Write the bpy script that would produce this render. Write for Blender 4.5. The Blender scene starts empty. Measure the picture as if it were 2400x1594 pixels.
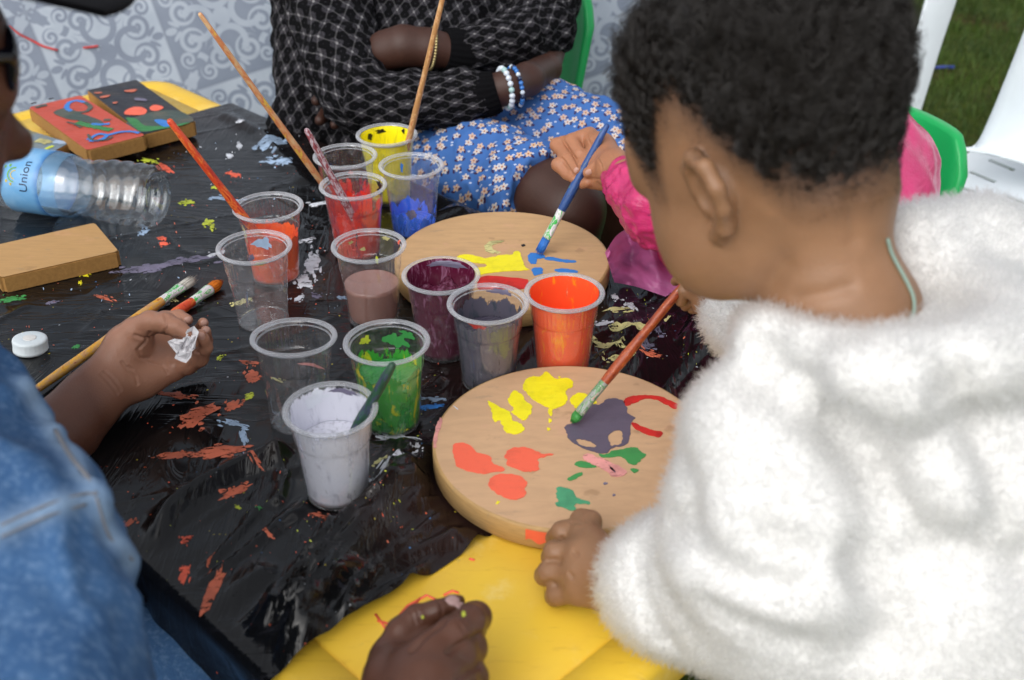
import bpy, bmesh, math, random
import numpy as np
from mathutils import Vector, Matrix, noise as mnoise
from mathutils.bvhtree import BVHTree

random.seed(7)
rng = np.random.default_rng(11)
scene = bpy.context.scene
COL = scene.collection
R = math.radians

# ------------------------------------------------------------------ camera
ZT = 0.50                      # table top height
CAM_Z = 1.1267
PITCH = R(31.5)
FOCAL = 2700.0                 # focal length in pixels of the 2400 px wide photograph
cam_data = bpy.data.cameras.new('camera')
cam = bpy.data.objects.new('camera', cam_data)
COL.objects.link(cam)
cam.location = (0, 0, CAM_Z)
cam.rotation_euler = (R(90) - PITCH, 0, 0)
cam_data.sensor_width = 36
cam_data.lens = 36 * FOCAL / 2400
cam_data.clip_start = 0.02
cam_data.clip_end = 500
cam_data.dof.use_dof = True
cam_data.dof.focus_distance = 1.18
cam_data.dof.aperture_fstop = 6.5
scene.camera = cam

# ------------------------------------------------------------------ sky and sun (bright overcast)
SUN_EL, SUN_AZ = R(46), R(-152)       # azimuth measured from +Y towards +X
world = bpy.data.worlds.new('World')
scene.world = world
world.use_nodes = True
wn = world.node_tree
wn.nodes.clear()
sky = wn.nodes.new('ShaderNodeTexSky')
sky.sky_type = 'NISHITA'
sky.sun_disc = False
sky.sun_elevation = SUN_EL
sky.sun_rotation = SUN_AZ
sky.air_density = 1.0
sky.dust_density = 3.0
hs = wn.nodes.new('ShaderNodeHueSaturation')
hs.inputs['Saturation'].default_value = 0.22
bgn = wn.nodes.new('ShaderNodeBackground')
bgn.inputs['Strength'].default_value = 0.15
wo = wn.nodes.new('ShaderNodeOutputWorld')
wn.links.new(sky.outputs[0], hs.inputs['Color'])
wn.links.new(hs.outputs[0], bgn.inputs[0])
wn.links.new(bgn.outputs[0], wo.inputs[0])
sd = bpy.data.lights.new('sun', 'SUN')
sd.energy = 0.8
sd.angle = R(85)
sd.color = (1.0, 0.97, 0.93)
so = bpy.data.objects.new('sun', sd)
COL.objects.link(so)
_sv = Vector((math.sin(SUN_AZ) * math.cos(SUN_EL), math.cos(SUN_AZ) * math.cos(SUN_EL), math.sin(SUN_EL)))
so.rotation_euler = _sv.to_track_quat('Z', 'Y').to_euler()
so.location = _sv * 5

scene.view_settings.view_transform = 'Standard'
scene.view_settings.look = 'None'
scene.view_settings.gamma = 1.0
scene.view_settings.use_curve_mapping = False
scene.view_settings.exposure = 0.60
scene.render.engine = 'CYCLES'
scene.cycles.use_denoising = True
scene.cycles.max_bounces = 8
scene.cycles.transparent_max_bounces = 24
scene.cycles.transmission_bounces = 8
scene.cycles.caustics_reflective = False
scene.cycles.caustics_refractive = False

# ------------------------------------------------------------------ small maths helpers
_s, _c = math.sin(PITCH), math.cos(PITCH)
CAMP = Vector((0, 0, CAM_Z))

def ray(u, v):
    dv = (797 - v) / FOCAL
    return Vector(((u - 1200) / FOCAL, _c + dv * _s, -_s + dv * _c))

def PZ(u, v, z=ZT):
    """point of the horizontal plane at height z"""
    d = ray(u, v)
    return CAMP + d * ((z - CAM_Z) / d.z)

def PD(u, v, dep):
    """point at a given distance along the view axis"""
    return CAMP + ray(u, v) * dep

def V(*a):
    return Vector(a)

def lin(h):
    """sRGB hex -> linear rgba"""
    h = h.lstrip('#')
    o = []
    for i in (0, 2, 4):
        c = int(h[i:i + 2], 16) / 255
        o.append(c / 12.92 if c <= 0.04045 else ((c + 0.055) / 1.055) ** 2.4)
    return (*o, 1)

# ------------------------------------------------------------------ object helpers
def link(o, parent=None):
    COL.objects.link(o)
    if parent is not None:
        o.parent = parent
    return o

def tag(o, label=None, cat=None, group=None, kind=None):
    if label: o['label'] = label
    if cat: o['category'] = cat
    if group: o['group'] = group
    if kind: o['kind'] = kind
    return o

def empty(name, loc=(0, 0, 0), rz=0.0):
    o = bpy.data.objects.new(name, None)
    o.location = loc
    o.rotation_euler = (0, 0, rz)
    o.empty_display_size = 0.02
    return link(o)

def me_obj(name, verts, faces, m=None, parent=None, smooth=True, world=True):
    """world=True: the vertices are world coordinates and the parent sits at its own location"""
    me = bpy.data.meshes.new(name)
    if isinstance(verts, np.ndarray): verts = verts.tolist()
    if isinstance(faces, np.ndarray): faces = faces.tolist()
    me.from_pydata([tuple(v) for v in verts], [], faces)
    me.update()
    if smooth:
        me.polygons.foreach_set('use_smooth', [True] * len(me.polygons))
    o = bpy.data.objects.new(name, me)
    if m is not None: me.materials.append(m)
    link(o, parent)
    if world and parent is not None:
        bpy.context.view_layer.update()
        o.matrix_parent_inverse = parent.matrix_world.inverted()
    return o

def bm_obj(name, bm, m=None, parent=None, smooth=False, world=True):
    me = bpy.data.meshes.new(name)
    bmesh.ops.recalc_face_normals(bm, faces=bm.faces[:])
    bm.to_mesh(me); bm.free()
    if smooth: me.polygons.foreach_set('use_smooth', [True] * len(me.polygons))
    o = bpy.data.objects.new(name, me)
    if m is not None: me.materials.append(m)
    link(o, parent)
    if world and parent is not None:
        bpy.context.view_layer.update()
        o.matrix_parent_inverse = parent.matrix_world.inverted()
    return o

def lathe(profile, seg=64, cap0=False, cap1=False):
    """profile: list of (r, z). returns verts, faces"""
    vs, fs = [], []
    n = len(profile)
    for i, (r, z) in enumerate(profile):
        for j in range(seg):
            a = 2 * math.pi * j / seg
            vs.append((r * math.cos(a), r * math.sin(a), z))
    for i in range(n - 1):
        for j in range(seg):
            k = (j + 1) % seg
            fs.append((i * seg + j, i * seg + k, (i + 1) * seg + k, (i + 1) * seg + j))
    if cap0: fs.append(tuple(reversed(range(seg))))
    if cap1: fs.append(tuple((n - 1) * seg + j for j in range(seg)))
    return vs, fs

def frame_z(a, b):
    """matrix whose z axis runs from a to b, origin a"""
    d = (b - a).normalized()
    q = d.to_track_quat('Z', 'Y')
    return Matrix.Translation(a) @ q.to_matrix().to_4x4()

def tube(pts, rad, seg=10, cap=True):
    """tube along points; rad is a number or a list"""
    pts = [Vector(p) for p in pts]
    n = len(pts)
    rad = [rad] * n if not hasattr(rad, '__len__') else rad
    vs, fs = [], []
    up = None
    for i, p in enumerate(pts):
        t = (pts[min(i + 1, n - 1)] - pts[max(i - 1, 0)]).normalized()
        if up is None:
            up = t.orthogonal().normalized()
        up = (up - t * up.dot(t)).normalized()
        w = t.cross(up)
        for j in range(seg):
            a = 2 * math.pi * j / seg
            vs.append(p + (up * math.cos(a) + w * math.sin(a)) * rad[i])
    for i in range(n - 1):
        for j in range(seg):
            k = (j + 1) % seg
            fs.append((i * seg + j, i * seg + k, (i + 1) * seg + k, (i + 1) * seg + j))
    if cap:
        fs.append(tuple(reversed(range(seg))))
        fs.append(tuple((n - 1) * seg + j for j in range(seg)))
    return vs, fs

def smooth_path(pts, n=24):
    """Catmull-Rom through pts"""
    P = [Vector(p) for p in pts]
    P = [P[0] * 2 - P[1]] + P + [P[-1] * 2 - P[-2]]
    out = []
    m = len(P) - 3
    for i in range(n + 1):
        t = i / n * m
        k = min(int(t), m - 1); t -= k
        a, b, c, d = P[k:k + 4]
        out.append(0.5 * ((2 * b) + (c - a) * t + (2 * a - 5 * b + 4 * c - d) * t * t + (3 * b - a - 3 * c + d) * t ** 3))
    return out

def fbm(x, y, z=0.0, o=4):
    return mnoise.fractal((x, y, z), 1.0, 2.0, o, noise_basis='PERLIN_ORIGINAL')

# ------------------------------------------------------------------ implicit surfaces (smooth unions of capsules and ellipsoids)
class Sdf:
    """a body is ONE continuous skin: capsules and ellipsoids blended together and meshed with surface nets"""
    def __init__(self): self.p = []
    def cap(self, a, b, ra, rb=None, k=0.004, sub=False):
        self.p.append(('cap', np.array(a, float), np.array(b, float), ra, ra if rb is None else rb, k, sub)); return self
    def chain(self, pts, k=0.004):
        """pts: (point, radius)"""
        for (a, ra), (b, rb) in zip(pts[:-1], pts[1:]): self.cap(a, b, ra, rb, k)
        return self
    def ell(self, c, rad, axes=None, k=0.004, sub=False):
        A = np.eye(3) if axes is None else np.array([list(Vector(x).normalized()) for x in axes])
        self.p.append(('ell', np.array(c, float), np.array(rad, float), A, 0, k, sub)); return self
    def cut(self, p0, n):
        self.p.append(('cut', np.array(p0, float), np.array(Vector(n).normalized()), 0, 0, 0.0, False)); return self
    def mesh(self, h, disp=None):
        lo, hi = np.full(3, 1e9), np.full(3, -1e9)
        for q in self.p:
            if q[6]: continue
            if q[0] == 'cap':
                r = max(q[3], q[4])
                lo = np.minimum(lo, np.minimum(q[1], q[2]) - r); hi = np.maximum(hi, np.maximum(q[1], q[2]) + r)
            elif q[0] == 'ell':
                e = np.sqrt(((q[3] * q[2][:, None]) ** 2).sum(0))
                lo = np.minimum(lo, q[1] - e); hi = np.maximum(hi, q[1] + e)
        lo -= 4 * h + 0.004; hi += 4 * h + 0.004
        n = np.ceil((hi - lo) / h).astype(int) + 1
        ax = [lo[i] + h * np.arange(n[i]) for i in range(3)]
        D = np.full(n, 0.05, np.float32)
        for q in self.p:
            kind, k, sub = q[0], q[5], q[6]
            if kind == 'cut':
                X = [ax[0][:, None, None], ax[1][None, :, None], ax[2][None, None, :]]
                d = sum((X[i] - q[1][i]) * q[2][i] for i in range(3))
                D = np.maximum(D, d.astype(np.float32)); continue
            if kind == 'cap':
                r = max(q[3], q[4]); l2, h2 = np.minimum(q[1], q[2]) - r, np.maximum(q[1], q[2]) + r
            else:
                e = np.sqrt(((q[3] * q[2][:, None]) ** 2).sum(0)); l2, h2 = q[1] - e, q[1] + e
            pad = k * 1.6 + 4 * h
            i0 = np.maximum(((l2 - pad - lo) / h).astype(int), 0); i1 = np.minimum(((h2 + pad - lo) / h).astype(int) + 2, n)
            if (i1 <= i0).any(): continue
            sl = tuple(slice(a, b) for a, b in zip(i0, i1))
            X, Y, Z = np.meshgrid(ax[0][sl[0]], ax[1][sl[1]], ax[2][sl[2]], indexing='ij')
            P = np.stack([X, Y, Z], -1)
            if kind == 'cap':
                a, b = q[1], q[2]; ab = b - a; L = max(float(ab @ ab), 1e-12)
                t = np.clip(((P - a) @ ab) / L, 0, 1)
                d = np.linalg.norm(P - (a + t[..., None] * ab), axis=-1) - (q[3] + (q[4] - q[3]) * t)
            else:
                Q = (P - q[1]) @ q[3].T
                k0 = np.linalg.norm(Q / q[2], axis=-1); k1 = np.linalg.norm(Q / q[2] ** 2, axis=-1)
                d = np.where(k1 > 1e-9, k0 * (k0 - 1) / np.maximum(k1, 1e-9), -q[2].min())
            d = d.astype(np.float32)
            if sub:
                o = -D[sl]; d2 = d
                hh = np.maximum(k - np.abs(o - d2), 0) / max(k, 1e-9)
                # smooth max(D, -d)
                D[sl] = np.maximum(D[sl], -d) + (np.maximum(k - np.abs(D[sl] + d), 0) / max(k, 1e-9)) ** 2 * k * 0.25
            else:
                o = D[sl]
                D[sl] = np.minimum(o, d) - (np.maximum(k - np.abs(o - d), 0) / max(k, 1e-9)) ** 2 * k * 0.25
        return surface_nets(D, lo, h)

def surface_nets(D, lo, h):
    ins = D < 0
    c = np.zeros(np.array(D.shape) - 1, np.uint8)
    for i in (0, 1):
        for j in (0, 1):
            for k in (0, 1):
                c += ins[i:i + c.shape[0], j:j + c.shape[1], k:k + c.shape[2]]
    act = (c > 0) & (c < 8)
    idx = np.argwhere(act)
    num = np.full(act.shape, -1, np.int64)
    num[act] = np.arange(len(idx))
    corners = np.array([(i, j, k) for i in (0, 1) for j in (0, 1) for k in (0, 1)])
    vals = np.stack([D[tuple((idx + cc).T)] for cc in corners], 1)
    acc = np.zeros((len(idx), 3)); cnt = np.zeros(len(idx))
    for a in range(8):
        for b in range(a + 1, 8):
            if np.abs(corners[a] - corners[b]).sum() != 1: continue
            va, vb = vals[:, a], vals[:, b]
            m = (va < 0) != (vb < 0)
            t = np.where(m, va / np.where(m, va - vb, 1), 0)
            acc += np.where(m[:, None], corners[a] + t[:, None] * (corners[b] - corners[a]), 0); cnt += m
    vs = lo + h * (idx + acc / cnt[:, None])
    quads = []
    for axx in range(3):
        s0 = [slice(None)] * 3; s1 = [slice(None)] * 3
        s0[axx] = slice(0, -1); s1[axx] = slice(1, None)
        A, B = ins[tuple(s0)], ins[tuple(s1)]
        e = np.argwhere(A != B)
        o1, o2 = [(1, 2), (2, 0), (0, 1)][axx]
        e = e[(e[:, o1] > 0) & (e[:, o2] > 0) & (e[:, o1] < act.shape[o1]) & (e[:, o2] < act.shape[o2])]
        if not len(e): continue
        u = np.zeros(3, int); u[o1] = 1
        w = np.zeros(3, int); w[o2] = 1
        q = np.stack([num[tuple((e - u - w).T)], num[tuple((e - w).T)], num[tuple(e.T)], num[tuple((e - u).T)]], 1)
        flip = ~A[tuple(e.T)]
        q[flip] = q[flip][:, ::-1]
        quads.append(q[(q >= 0).all(1)])
    return vs, np.concatenate(quads)

def vnormals(vs, fs):
    a, b, c, d = (vs[fs[:, i]] for i in range(4))
    n = np.cross(c - a, d - b)
    out = np.zeros_like(vs)
    for i in range(4): np.add.at(out, fs[:, i], n)
    return out / np.maximum(np.linalg.norm(out, axis=1, keepdims=True), 1e-12)

def relax(vs, fs, it=2, f=0.5):
    e = np.concatenate([fs[:, [0, 1]], fs[:, [1, 2]], fs[:, [2, 3]], fs[:, [3, 0]]])
    for _ in range(it):
        s = np.zeros_like(vs); cnt = np.zeros(len(vs))
        np.add.at(s, e[:, 0], vs[e[:, 1]]); np.add.at(cnt, e[:, 0], 1)
        np.add.at(s, e[:, 1], vs[e[:, 0]]); np.add.at(cnt, e[:, 1], 1)
        vs = vs + f * (s / np.maximum(cnt, 1)[:, None] - vs)
    return vs

def nrm_noise(vs, freq, seed=0.0, o=3):
    return np.array([mnoise.fractal((v[0] * freq + seed, v[1] * freq, v[2] * freq), 1.0, 2.0, o) for v in vs])

def crease(vs, fs, lines, tol=.03):
    """press thin furrows into a skin: lines of (pixel polyline, depth, half width)"""
    sf = Surf(vs, fs)
    for pts, A, w in lines:
        L = [sf.hit(u, v)[0] for u, v in pts]
        L = [np.array(p) for p in L if p is not None]
        if len(L) < 2: continue
        d = np.full(len(vs), 1e9)
        for a, b in zip(L[:-1], L[1:]):
            if np.linalg.norm(b - a) > tol * 3: continue
            ab = b - a; t = np.clip((vs - a) @ ab / max(ab @ ab, 1e-12), 0, 1)
            d = np.minimum(d, np.linalg.norm(vs - a - t[:, None] * ab, axis=1))
        N = vnormals(vs, fs)
        vs = vs + N * (-A * np.exp(-(d / w) ** 2) + .25 * A * np.exp(-((d - 2.2 * w) / (1.1 * w)) ** 2))[:, None]
    return vs

class Surf:
    """ray lookups on a finished mesh, to seat nails, seams and beads on it"""
    def __init__(self, vs, fs): self.b = BVHTree.FromPolygons([tuple(v) for v in vs], [tuple(f) for f in fs])
    def hit(self, u, v):
        d = ray(u, v).normalized()
        p, n, i, t = self.b.ray_cast(CAMP, d)
        return p, n
    def near(self, p):
        q, n, i, t = self.b.find_nearest(p)
        return q, n
# ------------------------------------------------------------------ materials
class X:
    """a float socket with operators, so that patterns can be written as formulas"""
    def __init__(self, nt, s): self.nt, self.s = nt, s
    def m(self, op, *a, clamp=False):
        n = self.nt.nodes.new('ShaderNodeMath'); n.operation = op; n.use_clamp = clamp
        for i, q in enumerate((self,) + a):
            if isinstance(q, X): self.nt.links.new(q.s, n.inputs[i])
            else: n.inputs[i].default_value = q
        return X(self.nt, n.outputs[0])
    def __add__(self, o): return self.m('ADD', o)
    def __sub__(self, o): return self.m('SUBTRACT', o)
    def __mul__(self, o): return self.m('MULTIPLY', o)
    def __truediv__(self, o): return self.m('DIVIDE', o)
    def __radd__(self, o): return self.m('ADD', o)
    def __rmul__(self, o): return self.m('MULTIPLY', o)
    def __rsub__(self, o): return (self * -1) + o
    def lt(self, o): return self.m('LESS_THAN', o)
    def gt(self, o): return self.m('GREATER_THAN', o)
    def frac(self): return self.m('FRACT')
    def floor(self): return self.m('FLOOR')
    def abs(self): return self.m('ABSOLUTE')
    def mx(self, o): return self.m('MAXIMUM', o)
    def mn(self, o): return self.m('MINIMUM', o)
    def sin(self): return self.m('SINE')
    def cos(self): return self.m('COSINE')
    def sqrt(self): return self.m('SQRT')
    def atan2(self, o): return self.m('ARCTAN2', o)
    def mod(self, o): return self.m('FLOORED_MODULO', o)
    def ss(self, a, b):
        n = self.nt.nodes.new('ShaderNodeMapRange'); n.interpolation_type = 'SMOOTHSTEP'
        self.nt.links.new(self.s, n.inputs[0]); n.inputs[1].default_value = a; n.inputs[2].default_value = b
        return X(self.nt, n.outputs[0])

class M:
    def __init__(self, name):
        self.m = bpy.data.materials.new(name)
        self.m.use_nodes = True
        self.nt = self.m.node_tree
        self.nt.nodes.clear()
        self.out = self.nt.nodes.new('ShaderNodeOutputMaterial')
    def n(self, t, **kw):
        n = self.nt.nodes.new(t)
        for k, v in kw.items(): setattr(n, k, v)
        return n
    def put(self, node, key, v):
        i = node.inputs[key]
        if isinstance(v, X): self.nt.links.new(v.s, i)
        elif isinstance(v, bpy.types.NodeSocket): self.nt.links.new(v, i)
        elif v is not None: i.default_value = v
    def coord(self, which='Object', scale=None, rot=None, loc=None):
        s = self.n('ShaderNodeTexCoord').outputs[which]
        if scale is None and rot is None and loc is None: return s
        mp = self.n('ShaderNodeMapping')
        self.nt.links.new(s, mp.inputs[0])
        if scale is not None: mp.inputs['Scale'].default_value = scale if hasattr(scale, '__len__') else (scale,) * 3
        if rot is not None: mp.inputs['Rotation'].default_value = rot
        if loc is not None: mp.inputs['Location'].default_value = loc
        return mp.outputs[0]
    def sep(self, vec):
        s = self.n('ShaderNodeSeparateXYZ'); self.nt.links.new(vec, s.inputs[0])
        return [X(self.nt, o) for o in s.outputs]
    def noise(self, scale=5, detail=4, rough=0.55, vec=None, dist=0.0, out=0):
        n = self.n('ShaderNodeTexNoise')
        n.inputs['Scale'].default_value = scale; n.inputs['Detail'].default_value = detail
        n.inputs['Roughness'].default_value = rough; n.inputs['Distortion'].default_value = dist
        self.nt.links.new(vec if vec is not None else self.coord(), n.inputs['Vector'])
        return X(self.nt, n.outputs[out])
    def voro(self, scale=5, feature='F1', vec=None, rand=1.0, out='Distance', dim='3D'):
        n = self.n('ShaderNodeTexVoronoi', feature=feature, voronoi_dimensions=dim)
        n.inputs['Scale'].default_value = scale
        if 'Randomness' in n.inputs: n.inputs['Randomness'].default_value = rand
        self.nt.links.new(vec if vec is not None else self.coord(), n.inputs['Vector'])
        return n
    def mix(self, fac, a, b, mode='MIX'):
        n = self.n('ShaderNodeMix', data_type='RGBA', blend_type=mode)
        self.put(n, 0, fac); self.put(n, 6, a); self.put(n, 7, b)
        return n.outputs[2]
    def ramp(self, fac, stops, interp='LINEAR'):
        n = self.n('ShaderNodeValToRGB'); cr = n.color_ramp; cr.interpolation = interp
        while len(cr.elements) < len(stops): cr.elements.new(0.5)
        for e, (p, c) in zip(cr.elements, stops): e.position = p; e.color = c
        self.put(n, 0, fac)
        return n.outputs[0]
    def bump(self, h, strength=0.3, dist=0.002, normal=None):
        n = self.n('ShaderNodeBump'); n.inputs['Strength'].default_value = strength; n.inputs['Distance'].default_value = dist
        self.put(n, 'Height', h)
        if normal is not None: self.nt.links.new(normal, n.inputs['Normal'])
        return n.outputs[0]
    def bsdf(self, color, rough=0.5, spec=0.5, normal=None, sss=0.0, sssr=(0.01, 0.004, 0.002), **kw):
        b = self.n('ShaderNodeBsdfPrincipled')
        self.put(b, 'Base Color', color); self.put(b, 'Roughness', rough); self.put(b, 'Specular IOR Level', spec)
        if normal is not None: self.nt.links.new(normal, b.inputs['Normal'])
        if sss:
            b.inputs['Subsurface Weight'].default_value = sss
            b.inputs['Subsurface Radius'].default_value = sssr
            b.inputs['Subsurface Scale'].default_value = 1.0
        for k, v in kw.items(): self.put(b, k.replace('_', ' '), v)
        return b.outputs[0]
    def done(self, shader):
        self.nt.links.new(shader, self.out.inputs[0]); return self.m
    def mixs(self, fac, a, b):
        n = self.n('ShaderNodeMixShader'); self.put(n, 0, fac)
        self.nt.links.new(a, n.inputs[1]); self.nt.links.new(b, n.inputs[2]); return n.outputs[0]

def paint_mat(name, hexc, hex2=None, rough=0.35, scale=60, amount=0.25, spec=0.5):
    m = M(name)
    n = m.noise(scale, 5, 0.6)
    c1 = lin(hexc); c2 = lin(hex2) if hex2 else tuple(x * 0.72 for x in c1[:3]) + (1,)
    col = m.mix(n.ss(0.45, 0.72) * (1.0 if hex2 else amount * 2), c1, c2)
    st = m.noise(1.0, 4, 0.6, m.coord('Object', (60, 420, 60), (0, 0, R(35))), 0.4)
    col = m.mix(st.ss(0.5, 0.75) * 0.22, col, tuple(min(1, x * 1.25 + 0.03) for x in c1[:3]) + (1,))
    nb = m.bump(n, 0.35, 0.0012)
    return m.done(m.bsdf(col, st.ss(0.3, 0.7) * 0.25 + rough * 0.7, spec, m.bump(st, 0.25, 0.0008, nb)))

def plain(name, hexc, rough=0.5, spec=0.5, bump=0.0, scale=80, var=0.12, **kw):
    m = M(name)
    n = m.noise(scale, 4, 0.6)
    c = lin(hexc)
    col = m.mix(n, tuple(x * (1 - var) for x in c[:3]) + (1,), tuple(min(1, x * (1 + var)) for x in c[:3]) + (1,))
    return m.done(m.bsdf(col, rough, spec, m.bump(n, bump, 0.001) if bump else None, **kw))

def plastic_clear(name, tint=(0.97, 0.98, 0.99, 1), haze=0.05, gl=0.9, rough=0.08, f0=0.045):
    m = M(name)
    tr = m.n('ShaderNodeBsdfTransparent'); tr.inputs[0].default_value = tint
    gs = m.n('ShaderNodeBsdfGlossy'); gs.inputs[0].default_value = (1, 1, 1, 1); gs.inputs['Roughness'].default_value = rough
    lw = m.n('ShaderNodeLayerWeight'); lw.inputs[0].default_value = 0.5
    fc = X(m.nt, lw.outputs['Facing']); fres = fc * fc * fc * fc * 0.75 + f0
    nz = m.noise(90, 3, 0.6)
    b = m.bump(nz, 0.15, 0.001)
    m.nt.links.new(b, gs.inputs['Normal'])
    df = m.n('ShaderNodeBsdfDiffuse'); df.inputs[0].default_value = (0.9, 0.91, 0.93, 1)
    tl = m.n('ShaderNodeBsdfTranslucent'); tl.inputs[0].default_value = (0.9, 0.91, 0.93, 1)
    hz = m.mixs(0.5, df.outputs[0], tl.outputs[0])
    scr = m.noise(140, 6, 0.7).ss(0.5, 0.75)
    base = m.mixs(scr * (haze * 2.0) + haze * 0.5, tr.outputs[0], hz)
    return m.done(m.mixs(fres * gl, base, gs.outputs[0]))

def rim_mat(name):
    m = M(name)
    tr = m.n('ShaderNodeBsdfTransparent'); tr.inputs[0].default_value = (0.92, 0.93, 0.95, 1)
    lw = m.n('ShaderNodeLayerWeight'); lw.inputs[0].default_value = 0.5
    fc = X(m.nt, lw.outputs['Facing'])
    p = m.bsdf((0.70, 0.71, 0.74, 1), 0.12, 0.8, None)
    return m.done(m.mixs(fc * fc * 0.55 + 0.20, tr.outputs[0], p))

def coat_mat(name, hexc, thr=0.5, hex2=None, scale=45, zfade=None, streak=(1, 1, 0.35), rough=0.3, soft=0.03, mixthr=(0.5, 0.62), film=0.0, seed=0.0):
    """paint clinging to the inside of a cup; bare where the brush left it bare. zfade=(z_low, z_high): more bare towards z_high"""
    m = M(name)
    vec = m.coord('Object', streak, None, (seed, seed * 1.7, seed * 0.6))
    n = m.noise(scale * 1.9, 6, 0.62, vec, 0.3)
    n2 = m.noise(scale * 3.0, 6, 0.66, m.coord('Object', (1, 1, 0.30), (R(8), 0, 0), (3.1 + seed, 1.2, 0.4)), 0.8)
    c1 = lin(hexc); c2 = lin(hex2) if hex2 else tuple(x * 0.7 for x in c1[:3]) + (1,)
    col = m.mix(n2.ss(*mixthr), c1, c2)
    p = m.bsdf(col, rough, 0.5, m.bump(n, 0.3, 0.0008))
    tr = m.n('ShaderNodeBsdfTransparent')
    f = n
    if zfade:
        z = m.sep(m.coord())[2]
        f = n - (z.ss(zfade[0], zfade[1]) * 0.62)
    mask = f.ss(thr - soft, thr + soft)
    if film: mask = mask.mx(film)
    return m.done(m.mixs(mask, tr.outputs[0], p))

def skin_mat(name, hexc, dark=0.8, sss=0.12, rough=0.45, palm=None, flush=None):
    m = M(name)
    n = m.noise(22, 6, 0.68); n2 = m.noise(260, 4, 0.65)
    c = lin(hexc)
    col = m.mix(n.ss(0.3, 0.75), c, tuple(x * dark for x in c[:3]) + (1,))
    if palm:
        at = m.n('ShaderNodeAttribute', attribute_name='palm')
        col = m.mix(X(m.nt, at.outputs['Fac']), col, lin(palm))
    v = m.voro(700, 'F1')
    h = n2 * 0.5 + X(m.nt, v.outputs[0]) * 0.5
    return m.done(m.bsdf(col, rough, 0.4, m.bump(h, 0.32, 0.0009), sss, (0.006, 0.0025, 0.0014)))

MT = {}
MT['cup'] = plastic_clear('clear_cup_plastic', haze=0.085, rough=0.05, f0=0.09)
MT['cup_dirty'] = plastic_clear('clear_cup_plastic_scratched', haze=0.15, rough=0.06, f0=0.08)
MT['rim'] = rim_mat('cup_rim_plastic')
MT['bottle'] = plastic_clear('bottle_plastic', (0.94, 0.97, 0.99, 1), 0.012, 1.0, 0.03, 0.11)

def mdf(name, hexc, grain=(3, 40, 40), rz=0.0, contrast=0.16):
    m = M(name)
    vec = m.coord('Object', grain, (0, 0, rz))
    n = m.noise(9, 6, 0.65, vec, 0.4)
    b = m.noise(5, 4, 0.6)
    c = lin(hexc)
    col = m.mix(n.ss(0.3, 0.75), tuple(x * (1 + contrast * 0.6) for x in c[:3]) + (1,), tuple(x * (1 - contrast) for x in c[:3]) + (1,))
    col = m.mix(b.ss(0.55, 0.8) * 0.35, col, tuple(x * 0.8 for x in c[:3]) + (1,))
    st = m.noise(38, 3, 0.5).ss(0.66, 0.74) * 0.4
    col = m.mix(st, col, lin('8a6a48'))
    col = m.mix(m.noise(16, 5, 0.7, m.coord('Object', (1, 1, 1), None, (7, 3, 0))).ss(0.58, 0.72) * 0.25, col, lin('d9a090'))
    col = m.mix(m.noise(26, 6, 0.75, m.coord('Object', (1, 3, 1), (0, 0, 0.6), (1, 9, 0))).ss(0.60, 0.68) * 0.25, col, lin('7d7468'))
    return m.done(m.bsdf(col, 0.55, 0.3, m.bump(n, 0.12, 0.0006)))
MT['board'] = mdf('plywood_top', 'c29d72', (3, 14, 14), R(20), 0.10)
MT['board2'] = mdf('plywood_top_worn', 'c7a27e', (3, 10, 10), R(-40), 0.09)
MT['board_side'] = mdf('plywood_side', 'b3905f', (6, 6, 90), 0, 0.22)
MT['mdf'] = mdf('mdf_face', 'b08a5a', (4, 30, 30), R(15), 0.10)
MT['mdf_edge'] = plain('mdf_edge', '96703f', 0.8, 0.2, 0.4, 260, 0.35)

def yellow_mat():
    m = M('yellow_table_plastic')
    n = m.noise(6, 5, 0.6); f = m.noise(60, 5, 0.7); sc = m.noise(22, 6, 0.7, m.coord('Object', (1, 6, 1), (0, 0, 0.8)))
    col = m.mix(n.ss(0.35, 0.7), lin('e9c23c'), lin('dfb43e'))
    col = m.mix(sc.ss(0.54, 0.72) * 0.6, col, lin('c79a30'))
    col = m.mix(m.noise(13, 6, 0.7).ss(0.52, 0.7) * 0.55, col, lin('ecd489'))
    col = m.mix(m.noise(17, 6, 0.75, m.coord('Object', (1, 1, 1), None, (4, 2, 1))).ss(0.63, 0.69) * 0.5, col, lin('9a8a5a'))
    col = m.mix(f.ss(0.66, 0.72) * 0.5, col, lin('d9822c'))
    return m.done(m.bsdf(col, 0.38, 0.45, m.bump(f, 0.12, 0.0008)))
MT['yellow'] = yellow_mat()

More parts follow.
